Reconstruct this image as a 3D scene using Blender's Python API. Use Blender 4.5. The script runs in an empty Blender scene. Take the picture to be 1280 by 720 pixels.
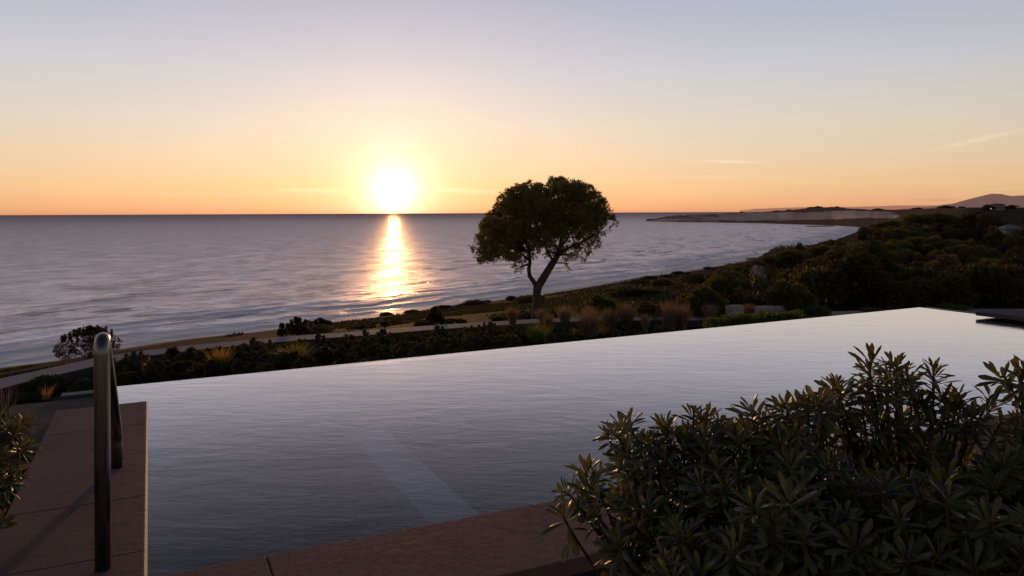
import bpy, bmesh, math, random
import numpy as np
from mathutils import Vector, Matrix
R = math.radians
rng = np.random.default_rng(7)
random.seed(7)
C = bpy.context.scene.collection
S = bpy.context.scene
CAMZ = 25.0            # eye height above the sea (sea level = 0)
F = 900.0
ROLL = -0.0043

def ray(x, y):
    u, v = (x-640)/F, (266-y)/F
    return u*math.cos(ROLL)-v*math.sin(ROLL), u*math.sin(ROLL)+v*math.cos(ROLL)
def onz(x, y, z):      # photo point lying on the level z  -> world X, Y
    a, b = ray(x, y); Y = (z-CAMZ)/b
    return a*Y, Y
def atY(x, y, Y):      # photo point at distance Y -> world
    a, b = ray(x, y)
    return Vector((a*Y, Y, CAMZ+b*Y))

# ------------------------------------------------------------------ object helpers
def tag(o, label=None, cat=None, group=None, kind=None):
    if label: o['label'] = label
    if cat: o['category'] = cat
    if group: o['group'] = group
    if kind: o['kind'] = kind
    return o
def empty(name, loc=(0,0,0), rz=0, label=None, cat=None, group=None):
    o = bpy.data.objects.new(name, None); C.objects.link(o)
    o.location = loc; o.rotation_euler = (0,0,rz); o.empty_display_size = .2
    return tag(o, label, cat, group)
def link(name, me, mat, parent=None, smooth=False):
    if mat: me.materials.append(mat)
    if smooth: me.polygons.foreach_set('use_smooth', [True]*len(me.polygons))
    o = bpy.data.objects.new(name, me); C.objects.link(o)
    if parent: o.parent = parent
    return o
def npmesh(name, verts, faces):
    """verts (N,3), faces (M,k) arrays"""
    verts = np.asarray(verts, dtype=np.float32); faces = np.asarray(faces, dtype=np.int32)
    me = bpy.data.meshes.new(name); k = faces.shape[1]
    me.vertices.add(len(verts)); me.vertices.foreach_set('co', verts.ravel())
    me.loops.add(faces.size); me.loops.foreach_set('vertex_index', faces.ravel())
    me.polygons.add(len(faces)); me.polygons.foreach_set('loop_start', np.arange(0, faces.size, k, dtype=np.int32))
    me.update(calc_edges=True); me.validate(); return me
def bmm(bm, name='m'):
    me = bpy.data.meshes.new(name); bm.normal_update(); bm.to_mesh(me); bm.free(); return me
def prism(bm, poly, z0, z1):
    lo = [bm.verts.new((p[0], p[1], z0)) for p in poly]; hi = [bm.verts.new((p[0], p[1], z1)) for p in poly]
    n = len(poly)
    bm.faces.new(hi); bm.faces.new(lo[::-1])
    for i in range(n): bm.faces.new((lo[i], lo[(i+1)%n], hi[(i+1)%n], hi[i]))
def bevel(bm, w, seg=2):
    bmesh.ops.recalc_face_normals(bm, faces=bm.faces)
    bmesh.ops.bevel(bm, geom=bm.edges[:], offset=w, segments=seg, affect='EDGES', profile=.6)
class Tubes:
    def __init__(s): s.v = []; s.f = []
    def add(s, pts, rad, n=7, cap=True):
        pts = [Vector(p) for p in pts]; base = len(s.v)
        if not hasattr(rad, '__len__'): rad = [rad]*len(pts)
        prev = None
        for i, p in enumerate(pts):
            t = (pts[min(i+1, len(pts)-1)]-pts[max(i-1, 0)]).normalized()
            if prev is None:
                a = t.orthogonal().normalized()
            else:
                a = (prev - t*prev.dot(t)).normalized()
            prev = a; b = t.cross(a)
            for k in range(n):
                w = 2*math.pi*k/n
                s.v.append(tuple(p+(a*math.cos(w)+b*math.sin(w))*rad[i]))
        for i in range(len(pts)-1):
            for k in range(n):
                s.f.append((base+i*n+k, base+i*n+(k+1)%n, base+(i+1)*n+(k+1)%n, base+(i+1)*n+k))
        if cap:
            for row in (0, len(pts)-1):
                c = len(s.v); s.v.append(tuple(pts[row]))
                for k in range(n):
                    a_, b_ = base+row*n+k, base+row*n+(k+1)%n
                    s.f.append((b_, a_, c) if row == 0 else (a_, b_, c))
    def mesh(s, name='t'):
        me = bpy.data.meshes.new(name); me.from_pydata(s.v, [], s.f); me.update(); return me
def curve_pts(p, n=8):
    """Catmull-Rom through points"""
    p = [Vector(q) for q in p]; out = []
    q = [p[0]*2-p[1]] + p + [p[-1]*2-p[-2]]
    for i in range(1, len(q)-2):
        for k in range(n):
            t = k/n; a, b, c, d = q[i-1], q[i], q[i+1], q[i+2]
            out.append(.5*((2*b)+(-a+c)*t+(2*a-5*b+4*c-d)*t*t+(-a+3*b-3*c+d)*t**3))
    out.append(p[-1]); return out

# ------------------------------------------------------------------ material helpers
def srgb(r, g, b):
    f = lambda c: (c/255/12.92) if c/255 <= .04045 else ((c/255+.055)/1.055)**2.4
    return (f(r), f(g), f(b), 1)
class NT:
    def __init__(s, nt): s.nt = nt; nt.nodes.clear()
    def n(s, t, **kw):
        nd = s.nt.nodes.new(t)
        for k, v in kw.items():
            if k.startswith('i_'):
                key = k[2:]; key = int(key) if key.isdigit() else key.replace('_', ' ')
                nd.inputs[key].default_value = v
            else: setattr(nd, k, v)
        return nd
    def l(s, a, b): s.nt.links.new(a, b)
    def math(s, op, a, b=None, c=None, clamp=False):
        nd = s.n('ShaderNodeMath', operation=op, use_clamp=clamp)
        for i, v in enumerate((a, b, c)):
            if v is None: continue
            if isinstance(v, (int, float)): nd.inputs[i].default_value = v
            else: s.l(v, nd.inputs[i])
        return nd.outputs[0]
    def mix(s, f, a, b, blend='MIX'):
        nd = s.n('ShaderNodeMix', data_type='RGBA', blend_type=blend, clamp_factor=True)
        for i, v in ((0, f), (6, a), (7, b)):
            if isinstance(v, (int, float)): nd.inputs[i].default_value = v
            elif isinstance(v, tuple): nd.inputs[i].default_value = v if len(v) == 4 else v+(1,)
            else: s.l(v, nd.inputs[i])
        return nd.outputs[2]
    def ramp(s, f, stops, interp='LINEAR'):
        nd = s.n('ShaderNodeValToRGB'); cr = nd.color_ramp; cr.interpolation = interp
        while len(cr.elements) < len(stops): cr.elements.new(.5)
        for e, (p, c) in zip(cr.elements, stops):
            e.position = p; e.color = c if isinstance(c, tuple) and len(c) == 4 else ((c+(1,)) if isinstance(c, tuple) else (c, c, c, 1))
        s.l(f, nd.inputs[0]); return nd.outputs[0]
    def noise(s, vec, scale, detail=4, rough=.55, dist=0):
        nd = s.n('ShaderNodeTexNoise', i_Scale=scale, i_Detail=detail, i_Roughness=rough, i_Distortion=dist)
        if vec: s.l(vec, nd.inputs['Vector'])
        return nd.outputs['Fac']
    def mapping(s, vec, scale=(1,1,1), rot=(0,0,0), loc=(0,0,0)):
        nd = s.n('ShaderNodeMapping'); s.l(vec, nd.inputs[0])
        nd.inputs['Scale'].default_value = scale; nd.inputs['Rotation'].default_value = rot; nd.inputs['Location'].default_value = loc
        return nd.outputs[0]
    def bump(s, h, strength=.5, dist=.01, normal=None):
        nd = s.n('ShaderNodeBump', i_Strength=strength, i_Distance=dist); s.l(h, nd.inputs['Height'])
        if normal: s.l(normal, nd.inputs['Normal'])
        return nd.outputs[0]
def material(name):
    m = bpy.data.materials.new(name); m.use_nodes = True
    t = NT(m.node_tree); out = t.n('ShaderNodeOutputMaterial'); return m, t, out
def setin(t, nd, key, v):
    if v is None: return
    if isinstance(v, (int, float)): nd.inputs[key].default_value = v
    elif isinstance(v, tuple): nd.inputs[key].default_value = v if len(v) == 4 else v+(1,)
    else: t.l(v, nd.inputs[key])
def principled(t, col, rough=.6, normal=None, **kw):
    p = t.n('ShaderNodeBsdfPrincipled'); setin(t, p, 'Base Color', col); setin(t, p, 'Roughness', rough)
    if normal is not None: t.l(normal, p.inputs['Normal'])
    for k, v in kw.items(): setin(t, p, k.replace('_', ' '), v)
    return p
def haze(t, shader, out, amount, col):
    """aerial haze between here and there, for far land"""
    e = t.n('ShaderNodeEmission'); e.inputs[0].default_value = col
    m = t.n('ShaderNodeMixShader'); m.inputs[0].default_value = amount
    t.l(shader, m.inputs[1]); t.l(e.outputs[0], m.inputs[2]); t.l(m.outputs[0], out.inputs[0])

def leaf_mat(name, c1, c2, scale=1.5, transl=.3, rough=.55, tcol=None, spec=.3):
    m, t, out = material(name)
    oi = t.n('ShaderNodeObjectInfo'); geo = t.n('ShaderNodeNewGeometry'); tc = t.n('ShaderNodeTexCoord')
    nz = t.noise(tc.outputs['Object'], scale, 3)
    f = t.math('ADD', t.math('MULTIPLY', geo.outputs['Random Per Island'], .55), t.math('MULTIPLY', nz, .7))
    f = t.math('ADD', f, t.math('MULTIPLY', t.math('SUBTRACT', oi.outputs['Random'], .5), .5))
    col = t.ramp(f, [(.2, c1), (.95, c2)])
    p = principled(t, col, rough); p.inputs['Specular IOR Level'].default_value = spec
    tr = t.n('ShaderNodeBsdfTranslucent')
    if tcol: t.l(t.mix(.6, col, tcol), tr.inputs[0])
    else: t.l(col, tr.inputs[0])
    ms = t.n('ShaderNodeMixShader', i_0=transl); t.l(p.outputs[0], ms.inputs[1]); t.l(tr.outputs[0], ms.inputs[2])
    t.l(ms.outputs[0], out.inputs[0]); return m
def bark_mat(name, c1, c2, scale=8):
    m, t, out = material(name); tc = t.n('ShaderNodeTexCoord')
    v = t.mapping(tc.outputs['Object'], (1,1,.25)); nz = t.noise(v, scale, 6, .65)
    col = t.ramp(nz, [(.3, c1), (.7, c2)])
    p = principled(t, col, .9, t.bump(nz, 1, .04)); t.l(p.outputs[0], out.inputs[0]); return m
def stone_mat(name, c1, c2, rough=.6, scale=18, bumpd=.004, stain=True):
    m, t, out = material(name); geo = t.n('ShaderNodeNewGeometry'); P = geo.outputs['Position']
    oi = t.n('ShaderNodeObjectInfo')
    fine = t.noise(P, scale*9, 3, .7); mid = t.noise(P, scale, 5, .65); big = t.noise(P, 1.7, 4, .6)
    f = t.math('ADD', t.math('MULTIPLY', fine, .45), t.math('MULTIPLY', mid, .3)); f = t.math('ADD', f, t.math('MULTIPLY', big, .3))
    f = t.math('ADD', f, t.math('MULTIPLY', t.math('SUBTRACT', oi.outputs['Random'], .5), .1))
    col = t.ramp(f, [(.32, c1), (.72, c2)])
    if stain:
        st = t.ramp(t.noise(P, 4.5, 5, .6, .8), [(.52, 0.0), (.62, 1.0)])
        col = t.mix(t.math('MULTIPLY', st, .18), col, tuple(x*.55 for x in c1[:3]))
    r = t.ramp(mid, [(.3, rough-.1), (.7, rough+.12)])
    b = t.bump(mid, .8, bumpd*1.8, t.bump(fine, .8, bumpd))
    p = principled(t, col, r, b); p.inputs['Specular IOR Level'].default_value = .08
    t.l(p.outputs[0], out.inputs[0]); return m

# ------------------------------------------------------------------ camera
cd = bpy.data.cameras.new('camera'); cam = bpy.data.objects.new('camera', cd); C.objects.link(cam)
cd.sensor_width = 36; cd.lens = F/1280*36; cd.shift_y = -(360-266)/1280; cd.clip_end = 200000; cd.clip_start = .05
cam.matrix_world = Matrix.Translation((0,0,CAMZ)) @ Matrix.Rotation(R(90), 4, 'X') @ Matrix.Rotation(ROLL, 4, 'Z')
S.camera = cam
S.view_settings.view_transform = 'Standard'; S.view_settings.look = 'None'; S.view_settings.exposure = 0

# ------------------------------------------------------------------ sky and sun
su, sv = ray(492, 240)
SUN = Vector((su, 1, sv)).normalized()
SUN_EL = math.asin(SUN.z); SUN_AZ = math.atan2(SUN.x, SUN.y)
w = bpy.data.worlds.new('World'); S.world = w; w.use_nodes = True
t = NT(w.node_tree); wout = t.n('ShaderNodeOutputWorld'); bg = t.n('ShaderNodeBackground')
tc = t.n('ShaderNodeTexCoord'); D = tc.outputs['Generated']
sep = t.n('ShaderNodeSeparateXYZ'); t.l(D, sep.inputs[0]); X, Y, Z = sep.outputs
zz = t.math('MAXIMUM', Z, 0.0)
col = t.ramp(t.math('SQRT', zz), [(0, srgb(205,138,104)), (.11, srgb(226,170,126)), (.19, srgb(229,188,144)), (.27, srgb(223,198,168)),
      (.345, srgb(212,202,188)), (.43, srgb(195,195,202)), (.52, srgb(171,176,193)), (.66, srgb(128,131,152)), (.82, srgb(60,66,92)), (1, srgb(38,44,66))])
dt = t.n('ShaderNodeVectorMath', operation='DOT_PRODUCT'); t.l(D, dt.inputs[0]); dt.inputs[1].default_value = SUN
dot = t.math('MINIMUM', dt.outputs['Value'], .9999999)
ang = t.math('MULTIPLY', t.math('ARCCOSINE', dot), 180/math.pi)
# darker away from the sun and under the horizon
side = t.math('MULTIPLY_ADD', dot, .5, .5)
dark = t.ramp(side, [(0, .50), (.5, .56), (.75, .78), (.9, .93), (1, 1.0)])
col = t.mix(1, col, dark, 'MULTIPLY')
def glow(scale, power, c, amp):
    g = t.math('POWER', t.math('DIVIDE', ang, scale), power)
    e = t.math('MULTIPLY', t.math('EXPONENT', t.math('MULTIPLY', g, -1)), amp)
    v = t.n('ShaderNodeMix', data_type='RGBA', blend_type='MULTIPLY', clamp_factor=False); v.inputs[0].default_value = 1
    v.inputs[6].default_value = c; t.l(e, v.inputs[7]); return v.outputs[2]
def addc(a, b):
    v = t.n('ShaderNodeMix', data_type='RGBA', blend_type='ADD', clamp_factor=False); v.inputs[0].default_value = 1
    t.l(a, v.inputs[6]); t.l(b, v.inputs[7]); return v.outputs[2]
# thin high cloud streaks
az = t.math('ARCTAN2', X, Y); cv = t.n('ShaderNodeCombineXYZ'); t.l(az, cv.inputs[0]); t.l(Z, cv.inputs[1])
def streak(x, y, lx, ly, slope, amp, c=(1,.82,.58,1)):
    a0, b0 = ray(x, y); a_ = math.atan2(a0, 1); z_ = b0/math.sqrt(1+a0*a0+b0*b0)
    da = t.math('SUBTRACT', az, a_); dz = t.math('SUBTRACT', t.math('SUBTRACT', Z, z_), t.math('MULTIPLY', da, slope))
    wob = t.math('MULTIPLY', t.math('SUBTRACT', t.noise(t.mapping(cv.outputs[0], (60, 500, 1)), 1, 4), .5), ly*2.2)
    dz = t.math('ADD', dz, wob)
    e = t.math('ADD', t.math('POWER', t.math('DIVIDE', t.math('ABSOLUTE', da), lx), 2), t.math('POWER', t.math('DIVIDE', t.math('ABSOLUTE', dz), ly), 2))
    m = t.math('MULTIPLY', t.math('EXPONENT', t.math('MULTIPLY', e, -1)), amp)
    return m, c
base = col
for (x, y, lx, ly, sl, am) in ((912, 202, .032, .0017, -.06, .38), (1225, 174, .038, .0024, .20, .22), (870, 221, .10, .0018, -.01, .12), (395, 238, .05, .0028, -.02, .30), (575, 238, .06, .003, -.05, .32), (250, 243, .10, .0022, 0, .10), (700, 226, .05, .0016, 0, .10)):
    m_, c_ = streak(x, y, lx, ly, sl, am); base = t.mix(m_, base, c_)
m_, c_ = streak(1170, 250, .020, .0014, 0, .45, (.42,.25,.21,1)); base = t.mix(m_, base, c_)
st = t.ramp(t.noise(t.mapping(cv.outputs[0], (6, 130, 1)), 1, 5, .6), [(.45, 0.0), (.75, 1.0)])
band = t.ramp(Z, [(0, 0.0), (.02, 1.0), (.09, .5), (.2, 0.0)])
base = t.mix(t.math('MULTIPLY', t.math('MULTIPLY', st, band), .12), base, (.95,.68,.42,1))
sky = addc(base, glow(1.3, 1.25, (1, .86, .58, 1), 2.3))
sky = addc(sky, glow(4.0, 1.5, (1, .78, .62, 1), 0.36))
sky = addc(sky, glow(15, 1.3, (.36, .17, .08, 1), 0.50))
sn = t.n('ShaderNodeTexSky'); sn.sky_type = 'NISHITA'; sn.sun_disc = False
sn.sun_elevation = SUN_EL; sn.sun_rotation = SUN_AZ; sn.altitude = 25
nv = t.n('ShaderNodeMix', data_type='RGBA', blend_type='MULTIPLY', clamp_factor=False); nv.inputs[0].default_value = 1
t.l(sn.outputs[0], nv.inputs[6]); nv.inputs[7].default_value = (.012,.012,.012,1)
sky = addc(sky, nv.outputs[2])
lowm = t.ramp(t.math('MULTIPLY_ADD', Z, 10, .5), [(.42, .06), (.49, 1.0)])
sky2 = t.n('ShaderNodeMix', data_type='RGBA', blend_type='MULTIPLY', clamp_factor=False); sky2.inputs[0].default_value = 1
t.l(sky, sky2.inputs[6]); t.l(lowm, sky2.inputs[7])
t.l(sky2.outputs[2], bg.inputs[0]); bg.inputs[1].default_value = 1.09; t.l(bg.outputs[0], wout.inputs[0])
sd = bpy.data.lights.new('sun', 'SUN'); so = bpy.data.objects.new('sun', sd); C.objects.link(so)
sd.energy = 1.25; sd.angle = R(.9); sd.color = (1, .50, .19)
so.rotation_euler = SUN.to_track_quat('Z', 'Y').to_euler()

# ------------------------------------------------------------------ shore, path and terrain
shore_px = [(-420,560),(-250,510),(-110,480),(0,460),(70,451),(160,435.5),(235,425),(320,415.5),(400,406),(460,399),(540,387),(600,377.5),(665,370.5),(725,360.5),(785,351),(825,345),(871,338.5),(920,328.5),(961,321.5),(995,314),(1019,307.5),(1045,299),(1070,290),(1084,285)]
shore = np.array([onz(x, y, 0) for x, y in shore_px])
su_ = shore[:,0]/shore[:,1]; sY_ = shore[:,1]
def Ys(u): return np.interp(u, su_, sY_)
path_px = [(-420,640),(-250,570),(-100,510),(0,479.5),(60,466),(117,453),(165,444),(230,436),(300,429),(380,422),(460,416),(540,409.5),(620,404.5),(667,401.5),(730,399.5),(790,398.5),(882,398),(960,395),(1048,391.5),(1150,389),(1300,388)]
PZ = 19.0
pth = np.array([onz(x, y, PZ) for x, y in path_px])
pth = np.array([(p.x, p.y) for p in curve_pts([(a, b, 0) for a, b in pth], 6)])
pu_ = pth[:,0]/pth[:,1]; pY_ = pth[:,1]
def Yp(u): return np.interp(u, pu_, pY_)
def sst(x, a, b):
    t_ = np.clip((x-a)/(b-a), 0, 1); return t_*t_*(3-2*t_)
# pool frame
d1 = np.array([.893,.45]); d1 /= np.linalg.norm(d1); d2 = np.array([-d1[1], d1[0]])
O = np.array([-1.49, 2.90])
def pf(a, b):          # pool plan; the near side runs a little askew to the far side
    b = b+(.074-.0405*min(max(a, -2), 13))*min(1, max(0, 1-b/4.14))
    q = O+a*d1+b*d2; return (q[0], q[1])
A1, B1 = 11.09, 4.14
WZ, CZ = 23.45, 23.50
def vnoise(X, Y, s, seed=0):
    """cheap smooth value noise"""
    X = np.asarray(X)/s; Y = np.asarray(Y)/s
    xi = np.floor(X).astype(int); yi = np.floor(Y).astype(int); fx = X-xi; fy = Y-yi
    fx = fx*fx*(3-2*fx); fy = fy*fy*(3-2*fy)
    def h(a, b):
        v = np.sin(a*127.1+b*311.7+seed*74.7)*43758.5453; return v-np.floor(v)
    return (h(xi,yi)*(1-fx)+h(xi+1,yi)*fx)*(1-fy)+(h(xi,yi+1)*(1-fx)+h(xi+1,yi+1)*fx)*fy
def edgeY(u):          # far pool wall seen along direction u
    q = O+B1*d2
    return (q@d2)/(u*d2[0]+d2[1])
def ground(X, Y):
    X = np.asarray(X, float); Y = np.asarray(Y, float)
    u = X/Y
    ye = np.clip(edgeY(np.clip(u, -1.2, 1.1))+.35, 3, 16); yn = Yp(u)-.75; yf = Yp(u)+.75; ys = Ys(u)
    tt = np.clip((Y-ye)/np.maximum(yn-ye, 1), 0, 1)
    zb = 22.75-(22.75-(PZ-.34))*(1-(1-tt)**1.7)
    t2 = np.clip((Y-yf)/np.maximum(ys-yf, 1), 0, 1)
    zslope = (PZ-.12)*(1-t2)
    zslope = zslope + (.25+.65*sst(u,.05,.2))*(vnoise(X,Y,14,3)-.5)*np.minimum(t2*8, 1)*np.clip((1-t2)*8, 0, 1)*2
    zslope = np.where(Y > ys, -(Y-ys)*.03, zslope)
    # wooded hill on the right
    zh = np.interp(Y, [40,60,90,130,170,205,250,330,450,700,1100,1250], [18.9,17,15.6,15.8,16.8,17.2,15,8,4,3,3,3])
    zh2 = np.interp(Y, [40,60,90,130,170,205,250,330,450,600,900,1300], [18.9,17,15.2,15.2,16.4,17.0,16,15.5,19,26.0,28.5,30])
    zh = zh + (zh2-zh)*sst(u, .55, .64)
    zh = zh + 2.0*(vnoise(X,Y,22,5)-.5) - 3.2*(1-sst(u,.42,.54))*sst(Y,100,160)
    wgt = sst(u + .012*(vnoise(X,Y,9,8)-.5), .300+.03*np.clip((Y-110)/100,-1,1), .345+.03*np.clip((Y-110)/100,-1,1))*sst(Y-yf, 6, 40)
    # the wood stops short of the beach
    fall = np.where(u < .5, sst(ys-Y, 5, 90), 1)
    zs = zslope+(zh-zslope)*wgt*fall
    z = np.where(Y < yn, zb, np.where(Y < yf, PZ-.06, zs))
    return z
us = np.concatenate([np.linspace(-2.2,-.8,40), np.linspace(-.79,.28,330), np.linspace(.282,.36,60), np.linspace(.362,.80,180), np.linspace(.81,1.8,40)])
def vcol(me, name, vals):
    a = me.attributes.new(name, 'FLOAT', 'POINT'); a.data.foreach_set('value', np.asarray(vals, dtype=np.float32))
def grid(n, m):
    i = np.arange(n-1)[:,None]*m+np.arange(m-1)[None,:]; i = i.ravel()
    return np.stack([i, i+m, i+m+1, i+1], 1)
def polydist(X, Y, line):
    best = np.full(X.shape, 1e9)
    for a, b in zip(line[:-1], line[1:]):
        ab = b-a; tt = np.clip(((X-a[0])*ab[0]+(Y-a[1])*ab[1])/(ab@ab), 0, 1)
        d = np.hypot(X-a[0]-tt*ab[0], Y-a[1]-tt*ab[1]); best = np.minimum(best, d)
    return best
rows = []
for u in us:
    ye = float(np.clip(edgeY(np.clip(u,-1.2,1.1))+.35, 3, 16)); yn = float(Yp(u))-.75; yf = yn+1.5; ys = float(Ys(u))
    a = np.linspace(ye, yn-.02, 26); b = np.array([yn+.02, yf-.02]); c = yf+.02+(ys-yf)*np.linspace(0,1,150)**1.6*.995
    # extra beach rows
    d = ys+np.array([-.5, 0, 1.5, 4, 10, 30, 80])
    rows.append(np.concatenate([a, b, np.sort(np.concatenate([c, d]))]))
rows = np.array(rows); UX = us[:,None]*rows
gz = ground(UX, rows); m_ = rows.shape[1]
tv = np.stack([UX, rows, gz], 2).reshape(-1,3)
me = npmesh('hillside', tv, grid(len(us), m_)[:, ::-1])
sdist = polydist(UX.ravel(), rows.ravel(), shore)
vcol(me, 'inland', np.where((rows > Ys(us)[:,None]).ravel(), -sdist, sdist))
vcol(me, 'bed', (rows < (Yp(us)-.7)[:,None]).ravel().astype(float))
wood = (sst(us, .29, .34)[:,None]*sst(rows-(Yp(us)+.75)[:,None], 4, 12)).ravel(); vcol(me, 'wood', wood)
m, t, out = material('hillside_ground')
geo = t.n('ShaderNodeNewGeometry'); P = geo.outputs['Position']
inl = t.n('ShaderNodeAttribute', attribute_name='inland').outputs['Fac']; bed = t.n('ShaderNodeAttribute', attribute_name='bed').outputs['Fac']; wd = t.n('ShaderNodeAttribute', attribute_name='wood').outputs['Fac']
n1 = t.noise(P, .09, 6, .65); n2 = t.noise(P, .6, 5, .7); n3 = t.noise(P, 7, 4, .7)
scrub = t.ramp(t.math('ADD', t.math('MULTIPLY', n2, .6), t.math('MULTIPLY', n3, .4)), [(.35, (.022,.022,.012)), (.5, (.05,.04,.022)), (.68, (.14,.09,.055))])
dry = t.ramp(n3, [(.3, (.075,.055,.036)), (.7, (.17,.12,.08))])
col = t.mix(t.ramp(n1, [(.42, 0.0), (.62, .8)]), scrub, dry)
edge = t.math('ADD', inl, t.math('MULTIPLY', t.math('SUBTRACT', n2, .5), 14))
sandy = t.ramp(t.math('DIVIDE', edge, 46), [(.38, 1.0), (.62, 0.0)])
sand = t.ramp(n2, [(.3, (.24,.165,.12)), (.7, (.46,.33,.24))])
wet = t.ramp(t.math('DIVIDE', inl, 10), [(.15, 1.0), (.55, 0.0)])
sand = t.mix(t.math('MULTIPLY', wet, .7), sand, (.06,.045,.035))
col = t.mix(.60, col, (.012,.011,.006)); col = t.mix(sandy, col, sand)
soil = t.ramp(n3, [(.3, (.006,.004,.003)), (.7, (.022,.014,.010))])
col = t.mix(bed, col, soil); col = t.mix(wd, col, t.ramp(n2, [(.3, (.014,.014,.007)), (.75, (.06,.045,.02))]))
rr = t.mix(t.math('MULTIPLY', wet, sandy), (.9,.9,.9), (.28,.28,.28))
p = principled(t, col, rr, t.bump(t.math('ADD', n3, t.math('MULTIPLY', n2, 3)), .8, .25)); t.l(t.math('MULTIPLY_ADD', t.math('MULTIPLY', wet, sandy), .45, .03), p.inputs['Specular IOR Level'])
t.l(p.outputs[0], out.inputs[0])
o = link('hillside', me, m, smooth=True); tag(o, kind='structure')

# path ribbon and its kerb
def offs(line, w_):
    tg = np.gradient(line, axis=0); tg /= np.linalg.norm(tg, axis=1)[:,None]; nn = np.stack([-tg[:,1], tg[:,0]], 1)
    return line+nn*w_
inner, outer = offs(pth, -.74), offs(pth, .74)
n = len(pth)
v = np.concatenate([np.c_[inner, np.full(n, PZ)], np.c_[outer, np.full(n, PZ)]])
f = np.array([(i, i+1, n+i+1, n+i) for i in range(n-1)])
me = npmesh('path', v, f)
path_m = stone_mat('path_concrete', (.28,.25,.25,1), (.42,.38,.38,1), .8, 3, .01)
o = link('path', me, path_m); tag(o, kind='structure')
k0, k1 = offs(pth, -.745), offs(pth, -.90)
v = np.concatenate([np.c_[k0, np.full(n, PZ-1.1)], np.c_[k0, np.full(n, PZ+.03)], np.c_[k1, np.full(n, PZ+.03)], np.c_[k1, np.full(n, PZ-1.1)]])
f = np.array([(r*n+i, r*n+i+1, (r+1)*n+i+1, (r+1)*n+i) for r in range(3) for i in range(n-1)])
me = npmesh('retaining_wall', v, f[:, ::-1])
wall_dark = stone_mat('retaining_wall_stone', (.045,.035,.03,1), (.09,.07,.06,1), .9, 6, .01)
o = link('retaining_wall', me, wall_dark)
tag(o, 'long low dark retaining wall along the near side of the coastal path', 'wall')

# ------------------------------------------------------------------ sea
cols_u = np.concatenate([np.linspace(-4,-1.3,40), np.linspace(-1.28,.60,620), np.linspace(.62,2.5,40)])
off = np.concatenate([np.arange(-6, 110, .85), 110*np.exp(np.linspace(.008, math.log(90000/110), 210))])
Yg = Ys(cols_u)[:,None]+off[None,:]; Xg = cols_u[:,None]*Yg
sd_ = polydist(Xg.ravel(), Yg.ravel(), shore).reshape(Xg.shape); sd_ = np.where(off[None,:] < 0, -sd_, sd_)
# along-shore coordinate and swell rows
al = (Xg*.72+Yg*.69)
nz = vnoise(al, sd_*1.2, 30, 1)*1.0+vnoise(al, sd_*2, 9, 2)*.5
ph = sd_/9.5+nz*1.1
amp = .13*np.exp(-((sd_-26)/26)**2)*(.25+1.1*vnoise(al, sd_, 42, 4))
amp = np.where(sd_ < 3, amp*np.clip(sd_/3, 0, 1), amp)
crest = (np.maximum(0, np.sin(ph*2*np.pi))**2.2)
zs = amp*crest*2.0+.14*(vnoise(al, sd_*2.6, 12, 9)-.5)*np.clip(sd_/20, 0, 1)*np.exp(-sd_/500)
zs = np.where(off[None,:] < 0, .02, zs)
me = npmesh('sea', np.stack([Xg, Yg, zs], 2).reshape(-1,3), grid(len(cols_u), len(off))[:, ::-1])
vcol(me, 'offshore', sd_.ravel()); vcol(me, 'along', al.ravel()); vcol(me, 'crest', (crest*np.clip(amp*4,0,1)).ravel())
m, t, out = material('sea_water')
geo = t.n('ShaderNodeNewGeometry'); P = geo.outputs['Position']
of = t.n('ShaderNodeAttribute', attribute_name='offshore').outputs['Fac']; al_ = t.n('ShaderNodeAttribute', attribute_name='along').outputs['Fac']; cr = t.n('ShaderNodeAttribute', attribute_name='crest').outputs['Fac']
cs = t.n('ShaderNodeCombineXYZ'); t.l(al_, cs.inputs[0]); t.l(of, cs.inputs[1]); SC = cs.outputs[0]
n_sw = t.noise(t.mapping(SC, (.022,.085,1)), 1, 4, .6, .5)
n_pa = t.noise(t.mapping(P, (.028,.040,1), (0,0,R(10))), 1, 4, .6, .6)
n_ch = t.noise(t.mapping(P, (.16,.34,1), (0,0,R(12))), 1, 6, .62, .4)
n_fi = t.noise(t.mapping(P, (.9,1.7,1), (0,0,R(-8))), 1, 4, .6)
h = t.math('ADD', t.math('ADD', t.math('MULTIPLY', n_sw, .4), t.math('MULTIPLY', n_pa, 2.6)), t.math('ADD', t.math('MULTIPLY', n_ch, .85), t.math('MULTIPLY', n_fi, .30)))
nb = t.bump(h, 1, .85)
big = t.noise(t.mapping(P, (.0035,.012,1)), 1, 4, .6)
foamn = t.noise(t.mapping(SC, (.16,.42,1)), 1, 7, .7, .6)
foamb = t.noise(t.mapping(SC, (.018,.07,1)), 1, 3, .5)
zone = t.ramp(t.math('DIVIDE', of, 60), [(0, 1.0), (.06, .80), (.14, .58), (.38, .50), (.62, .40), (.9, 0.0)])
fm = t.math('ADD', t.math('MULTIPLY', zone, .78), t.math('ADD', t.math('MULTIPLY', foamn, .62), t.math('MULTIPLY', t.math('SUBTRACT', foamb, .5), .8)))
fm = t.ramp(fm, [(.62, 0.0), (.74, 1.0)])
fm = t.math('MULTIPLY', fm, t.math('LESS_THAN', of, 60))
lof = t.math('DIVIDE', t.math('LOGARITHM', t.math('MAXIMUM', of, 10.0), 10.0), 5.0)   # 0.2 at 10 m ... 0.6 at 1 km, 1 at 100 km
sh = t.ramp(lof, [(.22, (.40,.35,.33)), (.34, (.62,.54,.50)), (.44, (.92,.78,.70)), (.56, (.84,.69,.63)), (.70, (.58,.44,.42)), (.84, (.62,.45,.43))])
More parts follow.
